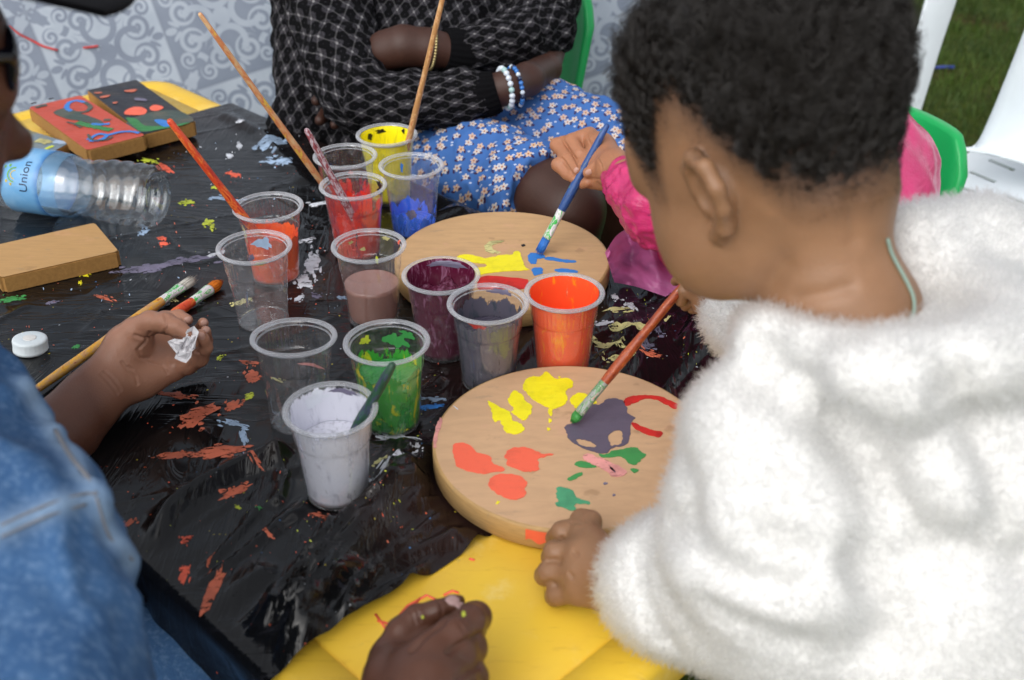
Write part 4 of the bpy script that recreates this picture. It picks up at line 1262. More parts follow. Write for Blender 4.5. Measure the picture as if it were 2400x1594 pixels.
block('thin block painted night black and green with coral dabs, by the vinyl sheet', [(775, 235), (1220, 140), (1758, 520), (1290, 640)], ZT + .026, .020, MT['p_night'], C3,
      [('murk', [(1130, 540), (1250, 470), (1450, 420), (1640, 440), (1735, 520), (1500, 570), (1285, 620)], None), ('dgreen', [(1130, 490), (1230, 500), (1300, 560), (1500, 560), (1700, 530), (1620, 560), (1400, 600), (1260, 610), (1190, 560)], None),
       ('coral', [(1115, 455), (1150, 410), (1240, 390), (1320, 420), (1290, 460), (1190, 465)], None), ('coral', [(1345, 400), (1380, 375), (1450, 385), (1465, 405), (1400, 428), (1350, 420)], None), ('blue', [(1385, 510), (1440, 505), (1500, 520), (1530, 560), (1470, 572), (1420, 545)], None),
       ('dullor', [(900, 300), (990, 285), (960, 305), (910, 312)], None), ('dullor', [(1120, 245), (1230, 235), (1200, 258), (1130, 258)], None), ('dullor', [(840, 265), (920, 262), (880, 275)], None), ('dullor', [(1010, 355), (1060, 350), (1030, 368)], None), ('lilac', [(1210, 315), (1300, 320), (1320, 340), (1220, 335)], None)])
block('small blue-grey daubed block between the brick red block and the bottle', [(150, 560), (630, 710), (440, 810), (-60, 690)], ZT + .020, .018, MT['p_dull'], C3, [('lime', [(400, 780), (430, 760), (480, 740)], .003), ('palebl', [(480, 700), (560, 710), (600, 712)], .006), ('cream', [(330, 690), (400, 700), (440, 720)], .007)])
block('plain unpainted tan block lying below the bottle', [(760, 75), (955, 305), (0, 520), (-190, 290)], ZT + .021, .019, MT['mdf'], C4)

# ------------------------------------------------------------------ water bottle and its cap
def bottle():
    b0, b1 = PZ(368, 463, ZT + .041), PZ(60, 421, ZT + .041)
    ax = (b1 - b0).normalized()
    root = bpy.data.objects.new('water_bottle', None); link(root)
    root.matrix_world = frame_z(b0, b0 + ax)
    tag(root, 'clear plastic water bottle with a pale blue label lying on its side', 'bottle')
    Rb = .040
    prof = [(.0005, .010), (.012, .006), (.022, .001), (.031, .0), (.036, .003), (.0385, .010)]
    z = .012
    while z < .112:
        prof.append((Rb * (1.0 - .0) - .0016 * (0.5 + 0.5 * math.cos((z - .012) / .019 * 6.283)) - .004 * math.exp(-((z - .098) / .022) ** 2), z)); z += .0022
    prof += [(.0365, .115), (.0385, .122), (.040, .130), (.0402, .150), (.0400, .200), (.0375, .222), (.031, .245), (.022, .265), (.0145, .280), (.0135, .288), (.0155, .290), (.0155, .293), (.0132, .295), (.0132, .308)]
    vs, fs = lathe(prof, 72)
    out = []
    for x, y, z in vs:
        a = math.atan2(y, x)
        k = 1.0
        if .012 < z < .112:          # spiral grip waves and a few dents
            k = 1 - .022 * (0.5 + 0.5 * math.sin(z / .019 * 6.283 + a * 1.0)) + .012 * fbm(x * 40, y * 40, z * 40, 3)
        else: k = 1 + .006 * fbm(x * 40, y * 40, z * 40, 2)
        out.append((x * k, y * k, z))
    me_obj('bottle_body', out, fs, MT['bottle'], root, world=False)
    m = M('bottle_label_print')
    zc = m.sep(m.coord())[2]; n = m.noise(30, 3, .5)
    col = m.mix(zc.ss(.138, .150), lin('2a6cb0'), lin('66a2d2'))
    col = m.mix(n.ss(.5, .7) * .5, col, lin('8fbcdf'))
    tr = m.n('ShaderNodeBsdfTransparent')
    lab = m.done(m.mixs(.88, tr.outputs[0], m.bsdf(col, .3, .5)))
    vs, fs = lathe([(.0407, .140), (.0410, .1405), (.0410, .1935), (.0407, .194)], 72)
    label_o = me_obj('label', vs, fs, lab, root, world=False)
    m = M('label_sleeve_clear'); tr = m.n('ShaderNodeBsdfTransparent'); tr.inputs[0].default_value = (.72, .86, .97, 1)
    gs = m.bsdf(lin('8fc0e4'), .2, .6)
    vs, fs = lathe([(.0405, .1175), (.0408, .1185), (.0408, .1398), (.0406, .140)], 72)
    vs2 = [(x * (.955 + .045 * max(0, min(1, (z - .1175) / .010))), y * (.955 + .045 * max(0, min(1, (z - .1175) / .010))), z) for x, y, z in vs]
    me_obj('sleeve', vs2, fs, m.done(m.mixs(.22, tr.outputs[0], gs)), root, world=False)
    # lettering bent round the label
    inv = root.matrix_world.inverted()
    # angle on the bottle that faces the camera
    cdir = inv.to_3x3() @ (CAMP - root.matrix_world @ V(0, 0, .165)); ca = math.atan2(cdir.y, cdir.x)
    upw = inv.to_3x3() @ V(0, 0, 1); ua = math.atan2(upw.y, upw.x)
    sgn = 1 if ((ua - ca + math.pi) % (2 * math.pi) - math.pi) > 0 else -1
    def text(body, size, a_c, z_c, mat, nm='lettering'):
        cu = bpy.data.curves.new('txt', 'FONT'); cu.body = body; cu.size = size; cu.align_x = 'CENTER'; cu.align_y = 'CENTER'; cu.resolution_u = 3
        to = bpy.data.objects.new('txt', cu); COL.objects.link(to)
        bpy.context.view_layer.update()
        me = to.evaluated_get(bpy.context.evaluated_depsgraph_get()).to_mesh()
        bm = bmesh.new(); bm.from_mesh(me)
        bmesh.ops.triangulate(bm, faces=bm.faces[:])
        for _ in range(2): bmesh.ops.subdivide_edges(bm, edges=[e for e in bm.edges if e.calc_length() > size * .12], cuts=1)
        for v in bm.verts:
            # reads upwards: text x runs up round the bottle, text y runs towards the neck
            a = a_c + sgn * v.co.x / .0412; r = .0414
            v.co = V(r * math.cos(a), r * math.sin(a), z_c + v.co.y)
        to.to_mesh_clear() if hasattr(to, 'to_mesh_clear') else None
        bpy.data.objects.remove(to)
        o = bm_obj(nm, bm, mat, label_o, world=False)
        return o
    text('Union', .0165, ca + sgn * .10, .1585, plain('label_ink', '0e2a4a', .4))
    # small arch emblem with leaf dots beside the name
    def strip(fn, n, w, mat):
        vs, fs = [], []
        for i in range(n + 1):
            a, z = fn(i / n); a2, z2 = fn(min(1, i / n + .01)); 
            ta, tz = (a2 - a) * .0412, z2 - z; q = math.hypot(ta, tz) or 1
            for s in (-1, 1):
                aa = a + s * w * (-tz / q) / .0412; zz = z + s * w * ta / q
                vs.append((.0414 * math.cos(aa), .0414 * math.sin(aa), zz))
        for i in range(n): fs.append((2 * i, 2 * i + 1, 2 * i + 3, 2 * i + 2))
        me_obj('emblem', vs, fs, mat, label_o, world=False)
    gm, ym = plain('label_green', '5f9a3a', .4), plain('label_gold', 'b8a83a', .4)
    strip(lambda t: (ca + sgn * (.10 + .22 * math.cos(math.pi * t)), .172 + .010 * math.sin(math.pi * t)), 16, .0009, gm)
    strip(lambda t: (ca + sgn * (.10 + .13 * math.cos(math.pi * t)), .172 + .006 * math.sin(math.pi * t)), 16, .0007, ym)
    for da, dz in ((.36, .180), (.30, .186), (-.12, .182), (-.20, .176)):
        strip(lambda t: (ca + sgn * (da + .03 * t), dz + .003 * t), 3, .0018, gm if da > 0 else ym)
    # paint drops on the plastic
    return root
bottle()
def bottle_cap():
    p = PZ(73, 822, ZT + .001)
    root = empty('bottle_cap', (p.x, p.y, sheet_h(p.x, p.y) + .0006))
    root.rotation_euler = (R(-4), R(5), 0)
    tag(root, 'milky white plastic bottle cap on the black sheet', 'bottle cap')
    seg = 96
    prof = [(.0162, .0), (.0172, .0004), (.0172, .003), (.0168, .0034), (.0170, .0115), (.0166, .0132), (.0150, .0140), (.008, .0141), (.0003, .0141)]
    vs, fs = lathe(prof, seg, True, False)
    vs = [((x * (1 + (.012 if (i % seg) % 4 < 2 and .004 < z < .0118 else 0))), (y * (1 + (.012 if (i % seg) % 4 < 2 and .004 < z < .0118 else 0))), z) for i, (x, y, z) in enumerate(vs)]
    me_obj('cap_shell', vs, fs, plain('cap_plastic', 'cfd8dc', .35, .5, 0, 30, .05, sss=.3, sssr=(.004, .004, .004)), root, world=False)
    vs, fs = lathe([(.0065, .0141), (.0065, .01445), (.006, .0146), (.0003, .0146)], 24)
    me_obj('centre_disc', vs, fs, plain('cap_disc', 'd8d6d2', .4, .5), root, world=False)
bottle_cap()
# ------------------------------------------------------------------ people: helpers
def join(*ms):
    V_, F_, k = [], [], 0
    for v, f in ms:
        V_.append(v); F_.append(f + k); k += len(v)
    return np.concatenate(V_), np.concatenate(F_)

def pxd(L, dep=None):
    """(u, v, depth, radius in px) -> (point, radius)"""
    return [(PD(u, v, d), r * d / FOCAL) for u, v, d, r in L]
def pxz(L):
    """(u, v, height, radius in px) -> (point, radius)"""
    o = []
    for u, v, z, r in L:
        d = ray(u, v); dep = (z - CAM_Z) / d.z
        o.append((CAMP + d * dep, r * dep / FOCAL))
    return o

class Head:
    """local frame: f forward, l the person's left, u up; centre of the skull at c"""
    def __init__(self, c, f, u, s=1.0):
        self.c = Vector(c); self.f = Vector(f).normalized()
        u = Vector(u); self.u = (u - self.f * u.dot(self.f)).normalized()
        self.l = self.u.cross(self.f).normalized(); self.s = s
    def P(self, f, l, u): return self.c + (self.f * f + self.l * l + self.u * u) * self.s
    def E(self, S, f, l, u, rf, rl, ru, k=.012, sub=False): S.ell(self.P(f, l, u), np.array((rf, rl, ru)) * self.s, (self.f, self.l, self.u), k * self.s, sub)
    def C(self, S, a, b, ra, rb, k=.008, sub=False): S.cap(self.P(*a), self.P(*b), ra * self.s, rb * self.s, k * self.s, sub)
    def build(self, S, cheek=1.0, ears=(1, -1), nose=1.0, ear=(0, 0, 1.0)):
        E, C = self.E, self.C
        E(S, -.006, 0, .012, .086, .070, .080)                 # skull
        E(S, .028, 0, -.030, .056, .058, .062, .03)            # face
        for s in (1, -1):
            E(S, .040, .030 * s, -.048, .030 * cheek, .030 * cheek, .034 * cheek, .02)   # cheeks
            E(S, .071, .028 * s, -.010, .014, .016, .010, .01, True)    # eye sockets
            E(S, .066, .028 * s, -.012, .011, .013, .009, .003)         # lids
            C(S, (.078, .014 * s, .004), (.070, .040 * s, .004), .006, .005, .012)      # brow
        E(S, .060, 0, .022, .026, .050, .034, .02)             # forehead
        C(S, (.078, 0, -.008), (.092 * (0.9 + .1 * nose), 0, -.030), .007, .009 * nose, .010)
        for s in (1, -1): C(S, (.084, .007 * s * nose, -.032), (.078, .010 * s * nose, -.033), .006 * nose, .005, .004)
        E(S, .058, 0, -.072, .020, .022, .018, .02)            # chin
        C(S, (.076, -.014, -.051), (.080, .0, -.049), .005, .006, .006); C(S, (.080, 0, -.049), (.076, .014, -.051), .006, .005, .006)
        C(S, (.075, -.011, -.059), (.079, 0, -.060), .005, .0065, .006); C(S, (.079, 0, -.060), (.075, .011, -.059), .0065, .005, .006)
        for s in ears:
            pl = [(.006, .068, .006), (.004, .070, .022), (-.008, .077, .030), (-.020, .083, .022), (-.024, .084, .006), (-.020, .080, -.010), (-.010, .073, -.024), (.002, .068, -.028)]
            rr = [.0042, .0050, .0058, .0060, .0058, .0052, .0060, .0048]
            ef, eu, es = ear
            T = lambda f, l, u: (ef + f * es, (.068 + (l - .068) * es) * s, eu + u * es)
            pl = [T(*q) for q in pl]; rr = [q * (.5 + .5 * es) for q in rr]
            for i in range(len(pl) - 1): C(S, pl[i], pl[i + 1], rr[i], rr[i + 1], .003)
            E(S, *T(-.009, .069, .000), .014 * es, .0055, .024 * es, .006)           # bowl of the ear
            C(S, T(-.010, .0775, .018), T(-.014, .0775, -.004), .0030, .0030, .003)   # inner fold
            E(S, *T(.001, .071, -.004), .004, .0045, .006, .003)          # tragus
            E(S, *T(-.005, .0800, .000), .010 * es, .0075, .015 * es, .002, True)   # hollow

def to_curves(name, pts, r0, r1, mat, parent, scale=None):
    """pts: array (strands, points, 3)"""
    n, k, _ = pts.shape
    hc = bpy.data.hair_curves.new(name)
    hc.add_curves([k] * n)
    hc.attributes['position'].data.foreach_set('vector', pts.astype(np.float32).ravel())
    ra = hc.attributes.get('radius') or hc.attributes.new('radius', 'FLOAT', 'POINT')
    t = np.linspace(0, 1, k)
    rv_ = np.tile(r0 + (r1 - r0) * t, (n, 1))
    if scale is not None: rv_ = rv_ * scale[:, None]
    ra.data.foreach_set('value', rv_.ravel().astype(np.float32))
    hc.materials.append(mat)
    o = bpy.data.objects.new(name, hc)
    link(o, parent)
    return o

def scatter(vs, fs, n, seed=0):
    """area-weighted random points on a quad mesh -> positions, normals"""
    r = np.random.default_rng(seed)
    T = np.concatenate([fs[:, [0, 1, 2]], fs[:, [0, 2, 3]]])
    a, b, c = vs[T[:, 0]], vs[T[:, 1]], vs[T[:, 2]]
    ar = np.linalg.norm(np.cross(b - a, c - a), axis=1)
    i = r.choice(len(T), n, p=ar / ar.sum())
    u, v = r.random(n), r.random(n); m = u + v > 1; u[m] = 1 - u[m]; v[m] = 1 - v[m]
    w = 1 - u - v
    N = vnormals(vs, fs)
    p = a[i] * w[:, None] + b[i] * u[:, None] + c[i] * v[:, None]
    nn = N[T[i, 0]] * w[:, None] + N[T[i, 1]] * u[:, None] + N[T[i, 2]] * v[:, None]
    return p, nn / np.maximum(np.linalg.norm(nn, axis=1, keepdims=True), 1e-9)

def vfield(p, freq, seed):
    """smooth random vector per point (sum of a few sines: cheap and fully vectorised)"""
    r = np.random.default_rng(seed)
    out = np.zeros_like(p)
    for k in range(5):
        d = r.normal(size=(3, 3)) * freq * (0.6 + 0.35 * k)
        ph = r.uniform(0, 6.28, 3)
        out += np.sin(p @ d + ph) / (1 + .4 * k)
    return out / 2.2

def nail(surf, u, v, w, h, ang, mat, parent):
    """finger nail seated on the skin seen at pixel (u, v)"""
    p, n = surf.hit(u, v)
    if p is None: return
    x = V(1, 0, 0); e1 = (x - n * x.dot(n)).normalized(); e2 = n.cross(e1)
    ca, sa = math.cos(ang), math.sin(ang)
    d1, d2 = e1 * ca + e2 * sa, e2 * ca - e1 * sa
    vs, fs = [], []
    N = 8
    for i in range(N + 1):
        for j in range(N + 1):
            a, b = i / N * 2 - 1, j / N * 2 - 1
            # square -> squircle
            sx = a * math.sqrt(1 - b * b * .42); sy = b * math.sqrt(1 - a * a * .42)
            q = p + d1 * sx * h + d2 * sy * w
            c, nn = surf.near(q)
            vs.append(c + nn * (.0004 * (1 - .9 * max(abs(a), abs(b)) ** 4)))
    for i in range(N):
        for j in range(N): k = i * (N + 1) + j; fs.append((k, k + N + 1, k + N + 2, k + 1))
    me_obj('nail', vs, fs, mat, parent)

def skin_obj(name, vs, fs, mat, palm=None):
    o = me_obj(name, vs, fs, mat)
    if palm is not None:
        at = o.data.attributes.new('palm', 'FLOAT', 'POINT')
        at.data.foreach_set('value', palm.astype(np.float32))
    return o

MT['skin_tod'] = skin_mat('skin_light_brown', '8e694c', .84, .15, .45, '3f2c22')
MT['skin_denim'] = skin_mat('skin_brown', '623d2e', .82, .10, .42, 'a5765e')
MT['skin_dark'] = skin_mat('skin_dark_brown', '553629', .85, .08, .40)
MT['skin_plaid'] = skin_mat('skin_deep_brown', '40271e', .80, .08, .52)
MT['skin_pink'] = skin_mat('skin_warm_brown', 'a87354', .86, .14)
MT['nail'] = plain('nail_pale', 'b48a7a', .3, .5, 0, 40, .04)
MT['nail_dark'] = plain('nail_rosy', '9c7f7c', .3, .5, 0, 40, .04)

# ------------------------------------------------------------------ the small child in the furry jacket
def toddler():
    HC = PD(1778, 340, .742)
    H = Head(HC, (-.63, .60, -.50), (-.40, .36, .85), .965)
    NB = PD(1985, 745, .74)
    S = Sdf(); H.build(S, 1.12, (1, -1), .85, (.000, -.014, .90))
    S.chain([(H.P(-.030, 0, -.045), .050), (NB.lerp(H.P(-.02, 0, -.05), .35) + V(-.005, 0, 0), .036), (NB, .042), (NB + V(.015, -.010, -.05), .055)], .022)
    # plump jaw line and fold of the neck
    H.E(S, .022, .040, -.056, .036, .022, .030, .022)
    H.E(S, .022, -.040, -.056, .036, .022, .030, .022)
    hv, hf = S.mesh(.0016); hv = relax(hv, hf, 2, .4)
    hv = crease(hv, hf, [([(1780, 712), (1794, 684), (1812, 652), (1838, 618)], .0016, .0060), ([(1870, 700), (1930, 690), (1990, 672)], .0012, .0040), ([(1996, 470), (2000, 520), (2004, 560)], .0014, .0050)])
    # left hand: fist resting over the rim of the board
    S = Sdf()
    wr = PZ(1440, 1345, .548)
    S.chain([(PZ(1560, 1380, .56), .021), (wr, .0195)], .008)
    S.chain(pxz([(1432, 1340, .545, 58), (1372, 1262, .545, 44)]), .010)
    S.chain(pxz([(1440, 1352, .543, 58), (1362, 1305, .545, 42)]), .010)
    S.chain(pxz([(1436, 1372, .538, 52), (1356, 1350, .538, 38)]), .010)
    S.chain(pxz([(1432, 1386, .530, 46), (1360, 1386, .528, 34)]), .010)
    S.chain(pxz([(1385, 1222, .549, 27), (1362, 1218, .546, 27)]), .006)
    for L in ([(1372, 1235, .547, 28), (1318, 1248, .543, 25), (1303, 1262, .530, 22), (1318, 1275, .520, 20)],
              [(1358, 1296, .545, 28), (1300, 1294, .541, 25), (1292, 1306, .526, 22), (1310, 1318, .514, 20)],
              [(1352, 1346, .538, 27), (1286, 1341, .530, 25), (1276, 1349, .518, 22), (1300, 1356, .511, 19)],
              [(1356, 1390, .526, 27), (1306, 1392, .518, 24), (1300, 1398, .511, 21), (1322, 1400, .509, 18)],
              [(1420, 1300, .535, 26), (1372, 1228, .536, 22), (1345, 1232, .530, 19)]):
        S.chain(pxz(L), .0045)
    lv, lf = S.mesh(.0012); lv = relax(lv, lf, 3, .5)
    lv = crease(lv, lf, [([(1292, 1268), (1308, 1268), (1318, 1262)], .0010, .0016), ([(1286, 1316), (1300, 1312), (1316, 1318)], .0010, .0017), ([(1276, 1366), (1292, 1362), (1304, 1372)], .0010, .0017),
                         ([(1336, 1222), (1356, 1224), (1380, 1224)], .0005, .0012), ([(1340, 1226), (1362, 1228)], .0008, .0010), ([(1345, 1292), (1352, 1300)], .0010, .0016), ([(1336, 1345), (1342, 1352)], .0010, .0016)])
    # right hand holding the brush, below the chin
    S = Sdf()
    S.chain([(PZ(1770, 740, .640), .021), (PZ(1700, 715, .632), .019), (PZ(1668, 705, .628), .018)], .006)
    for L in ([(1672, 700, .632, 24), (1622, 676, .640, 15), (1590, 652, .642, 12), (1582, 660, .634, 11)],
              [(1668, 706, .626, 24), (1628, 690, .634, 16), (1602, 682, .636, 14), (1596, 706, .624, 14)],
              [(1676, 716, .620, 22), (1640, 708, .622, 15), (1618, 706, .620, 13), (1606, 718, .612, 12)],
              [(1690, 722, .616, 20), (1660, 720, .612, 14), (1640, 722, .608, 12), (1622, 726, .604, 11)],
              [(1690, 690, .640, 20), (1640, 672, .650, 15), (1612, 668, .648, 13)]):
        S.chain(pxz(L), .0022)
    rv, rf = S.mesh(.0012); rv = relax(rv, rf, 2, .5)
    # legs
    S = Sdf()
    for sx in (-1, 1):
        hx = V(.285, .535, .40) + V(.035 * sx, .035 * sx, 0)
        S.chain([(hx, .050), (hx + V(.01, -.01, -.19), .038), (hx + V(.015, -.015, -.35), .026)], .01)
        S.chain([(hx + V(.015, -.015, -.365), .026), (hx + V(-.03, .03, -.375), .022)], .01)
    gv, gf = S.mesh(.005)
    LX, LY = [-.12, -.075, -.045, -.018, .004, .022, .036, .050, .062, .08], [-.060, -.058, -.044, .006, .030, .026, -.014, -.006, .030, .06]
    hq = (hv - np.array(H.c)) @ np.array([H.f, H.l, H.u]).T / H.s
    st = np.clip((hq[:, 2] - np.interp(hq[:, 0], LX, LY)) / .045 + .22, 0, .9) * (np.linalg.norm(hq / np.array([.10, .085, .11]), axis=1) < 1.2) * (hq[:, 0] < .075)
    st[(np.abs(hq[:, 1]) > .0712) & (hq[:, 2] < .012) & (hq[:, 0] > -.04) & (hq[:, 0] < .012)] = 0
    jn_ = join((hv, hf), (lv, lf), (rv, rf), (gv, gf))
    o = skin_obj('person', *jn_, MT['skin_tod'], np.concatenate([st, np.zeros(len(jn_[0]) - len(hv))]))
    tag(o, 'small child in a white furry jacket bending over the near round board with a brush', 'person')
    # eyes
    m = M('eye_white'); ew = m.done(m.bsdf((.75, .73, .70, 1), .15, .6)); ei = plain('eye_iris', '1c100a', .1, .6)
    for s in (1, -1):
        a, b = lathe([(.0003 + .0085 * math.sin(t), .0085 * math.cos(t)) for t in np.linspace(0, math.pi, 12)], 20)
        c = H.P(.0645, .028 * s, -.012)
        me_obj('eye', [c + V(*q) for q in a], b, ew, o)
        c2 = H.P(.0700, .028 * s, -.0125)
        a, b = lathe([(.0003 + .0042 * math.sin(t), .0042 * math.cos(t)) for t in np.linspace(0, math.pi, 8)], 14)
        me_obj('iris', [c2 + V(*q) for q in a], b, ei, o)
    # trousers
    S = Sdf()
    for sx in (-1, 1):
        hx = V(.285, .535, .42) + V(.035 * sx, .035 * sx, 0)
        S.chain([(hx, .062), (hx + V(.01, -.01, -.21), .048), (hx + V(.015, -.015, -.36), .038)], .015)
    tv, tf = S.mesh(.006)
    me_obj('trousers', tv, tf, plain('navy_cloth', '1a2030', .85, .2, .3, 200, .2), o)
    for sx in (-1, 1):
        S = Sdf(); hx = V(.30, .52, .03) + V(.035 * sx, .035 * sx, 0)
        S.chain([(hx, .030), (hx + V(-.05, .05, -.002), .027)], .01); S.cut((0, 0, .002), (0, 0, -1))
        sv, sf = S.mesh(.004); me_obj('shoe', sv, sf, plain('shoe_cloth', '2a2a30', .7, .3), o)
    # furry jacket
    S = Sdf()
    S.chain([(V(.232, .618, .695), .080), (V(.268, .580, .565), .104), (V(.300, .548, .44), .110), (V(.31, .54, .385), .108)], .03)
    S.chain([(V(.164, .583, .692), .054), (V(.167, .560, .636), .066), (V(.184, .552, .585), .058)], .016)      # upper arm
    S.chain([(V(.178, .556, .582), .058), (V(.120, .594, .565), .050), (PZ(1570, 1378, .558), .042), (PZ(1535, 1368, .554), .039)], .012)
    S.chain([(V(.272, .705, .700), .056), (V(.262, .795, .645), .046), (PZ(1775, 752, .640), .036), (PZ(1728, 738, .636), .029)], .012)
    # hood lying on the back, and the collar round the neck
    S.ell(V(.290, .572, .672), (.088, .052, .092), (V(.707, .707, 0), V(.66, -.66, .36), V(-.25, .25, .93)), .008)
    S.chain([(V(.318, .640, .735), .044), (V(.322, .590, .700), .048), (V(.330, .555, .62), .045)], .012)
    ring = []
    for i in range(13):
        a = -2.5 + 5.0 * i / 12
        d = V(.707, -.707, 0) * math.cos(a) + V(.707, .707, 0) * math.sin(a)
        ring.append((NB + V(.012, -.013, .018) + d * (.072 + .008 * math.cos(a)) + V(0, 0, -.016 + .014 * math.cos(a * .9)), .021 + .005 * math.cos(a)))
    S.chain(ring, .008)
    S.chain(pxd([(2150, 575, .775, 105), (2290, 600, .80, 120), (2400, 720, .80, 130)]), .02)
    S.cap(H.P(-.02, 0, -.03), NB + V(0, 0, -.01), .041, .046, .006, True)
    jv, jf = S.mesh(.0042)
    # soft folds where the arm bends and across the back
    N = vnormals(jv, jf)
    fold = nrm_noise(jv, 8, 2.0, 2) * .0022 + nrm_noise(jv, 20, 5.0, 2) * .0010
    jv = jv + N * fold[:, None]
    jv = relax(jv, jf, 2, .4)
    # creases: arm against body, edge of the hood, bends of the sleeve
    js = Surf(jv, jf)
    for pts, A, w in (([(1782, 847), (1871, 898), (1972, 980), (2054, 1094), (2124, 1209), (2188, 1297), (2226, 1323)], .024, .017), ([(2245, 904), (2289, 1006), (2340, 1107), (2352, 1209)], .016, .015),
                      ([(2170, 1300), (2251, 1318), (2327, 1306), (2398, 1316)], .020, .015), ([(1560, 1225), (1604, 1247), (1655, 1310), (1731, 1354), (1839, 1380)], .016, .012),
                      ([(2016, 1297), (2048, 1361), (2099, 1424), (2080, 1488)], .014, .013), ([(1500, 1290), (1492, 1361), (1525, 1443), (1580, 1519)], .008, .008),
                      ([(1604, 1006), (1598, 1082), (1623, 1145), (1604, 1221)], .010, .012), ([(1760, 800), (1871, 800), (1997, 792)], .007, .009), ([(1795, 1259), (1902, 1297), (2016, 1348)], .012, .011), ([(1660, 1420), (1760, 1470), (1880, 1500)], .010, .010)):
        L = [js.hit(u, v)[0] for u, v in pts]
        L = [np.array(p) for p in L if p is not None]
        if len(L) < 2: continue
        d = np.full(len(jv), 1e9)
        for a, b in zip(L[:-1], L[1:]):
            ab = b - a; t = np.clip((jv - a) @ ab / (ab @ ab), 0, 1)
            d = np.minimum(d, np.linalg.norm(jv - a - t[:, None] * ab, axis=1))
        N = vnormals(jv, jf)
        jv = jv + N * (-1.0 * A * np.exp(-(d / w) ** 2) + .12 * A * np.exp(-((d - 2.6 * w) / (1.5 * w)) ** 2))[:, None]
    jv = relax(jv, jf, 6, .5)
    m = M('fur_backing'); fb = m.done(m.bsdf((.66, .655, .64, 1), .95, .05))
    jo = me_obj('furry_jacket', jv, jf, fb, o)
    tag(jo, 'white furry jacket with its hood lying on the back')
    n = 210000
    p, nn = scatter(jv, jf, n, 3)
    L = np.random.default_rng(4).uniform(.0055, .0095, n)[:, None]
    clump = vfield(p, 950, 5) + .15 * vfield(p, 300, 15)
    d0 = .75 * nn + .38 * clump + np.array([0, 0, -.08]) + .62 * np.random.default_rng(8).normal(size=p.shape)
    d0 /= np.linalg.norm(d0, axis=1, keepdims=True)
    d1 = d0 + .40 * clump + .75 * np.random.default_rng(9).normal(size=p.shape); d1 /= np.linalg.norm(d1, axis=1, keepdims=True)
    P = np.stack([p - nn * .001, p + d0 * L * .4, p + d0 * L * .55 + d1 * L * .3, p + d0 * L * .6 + d1 * L * .55], 1)
    m = M('white_fur')
    hb = m.n('ShaderNodeBsdfHairPrincipled', parametrization='COLOR')
    hb.inputs['Color'].default_value = (.44, .437, .43, 1); hb.inputs['Roughness'].default_value = .65; hb.inputs['Radial Roughness'].default_value = .8
    fur_m = m.done(hb.outputs[0])
    to_curves('fur', P, .00020, .00008, fur_m, jo)
    # hair: short dense curls, thin and short towards ear and nape
    hair_m = M('dark_curls'); hm = hair_m.done(hair_m.bsdf((.013, .010, .008, 1), .42, .45))
    Hp = (hv - np.array(H.c)) @ np.array([H.f, H.l, H.u]).T / H.s
    p, nn = scatter(hv, hf, 190000, 12)
    q = (p - np.array(H.c)) @ np.array([H.f, H.l, H.u]).T / H.s
    # hair line height over the front-back axis
    line = np.interp(q[:, 0], [-.12, -.075, -.045, -.018, .004, .022, .036, .050, .062, .08], [-.060, -.058, -.044, .006, .030, .026, -.014, -.006, .030, .06])
    ab = q[:, 2] - line
    r = np.random.default_rng(21)
    skull = np.linalg.norm(q / np.array([.10, .085, .11]), axis=1) < 1.2
    onear = (np.abs(q[:, 1]) > .0705) & (q[:, 2] < .01) & (q[:, 0] > -.04) & (q[:, 0] < .0)
    dens = np.clip(ab / .056 + .10 * np.sin(p[:, 0] * 300) + .10 * np.sin(p[:, 2] * 270), 0, 1)
    keep = (ab > -.004) & skull & ~onear & (r.random(len(p)) < .04 + .80 * dens ** 1.3) & (q[:, 0] < .075)
    p, nn, ab, q = p[keep], nn[keep], ab[keep], q[keep]
    n = len(p)
    Lh = (.0020 + .038 * np.clip((ab - .012) / .080, 0, 1) ** 1.0) * r.uniform(.6, 1.15, n)
    K = 11
    t = np.linspace(0, 1, K)[None, :, None]
    w1 = np.cross(nn, r.normal(size=nn.shape)); w1 /= np.linalg.norm(w1, axis=1, keepdims=True)
    w2 = np.cross(nn, w1)
    turns = r.uniform(1.3, 3.2, n)[:, None, None] * np.clip(Lh / .02, .3, 1.2)[:, None, None]
    ph = r.uniform(0, 6.28, n)[:, None, None]
    rad = (r.uniform(.0014, .0055, n) * np.clip(Lh / .02, .15, 1.2))[:, None, None]
    grow = nn + .38 * vfield(p, 90, 31) + np.array(H.u)[None] * .75 - np.array(H.f)[None] * .15
    grow /= np.linalg.norm(grow, axis=1, keepdims=True)
    # coils: neighbouring strands wind together round a shared spiral
    from mathutils.kdtree import KDTree
    cid = r.choice(n, min(n, 3400), replace=False)
    kd = KDTree(len(cid))
    for i_, c_ in enumerate(cid): kd.insert(p[c_], i_)
    kd.balance()
    own = cid[np.array([kd.find(q_)[1] for q_ in p])]
    own = np.where(Lh < .008, np.arange(n), own)
    def spiral_path(k):
        g_, l_ = grow[k][:, None, :], Lh[own][:, None, None] * .5 + Lh[:, None, None] * .5
        an = ph[k] + 6.283 * turns[k] * t
        env = np.minimum(1, t * 3)
        return g_ * (l_ * t) + env * rad[k] * (w1[k][:, None, :] * (np.cos(an) - np.cos(ph[k])) + w2[k][:, None, :] * (np.sin(an) - np.sin(ph[k])))
    off = (p - p[own])[:, None, :]
    frizz = (.0007 * np.clip(Lh / .02, 0, 1))[:, None, None] * np.cumsum(r.normal(size=(n, K, 3)), 1) * .6
    P = p[own][:, None, :] + off * (1 - .62 * np.minimum(1, t * 1.2)) + spiral_path(own) + frizz * t - nn[:, None, :] * .0005
    to_curves('hair', P, .00020, .00009, hm, o, np.clip(Lh / .010, .38, 1))
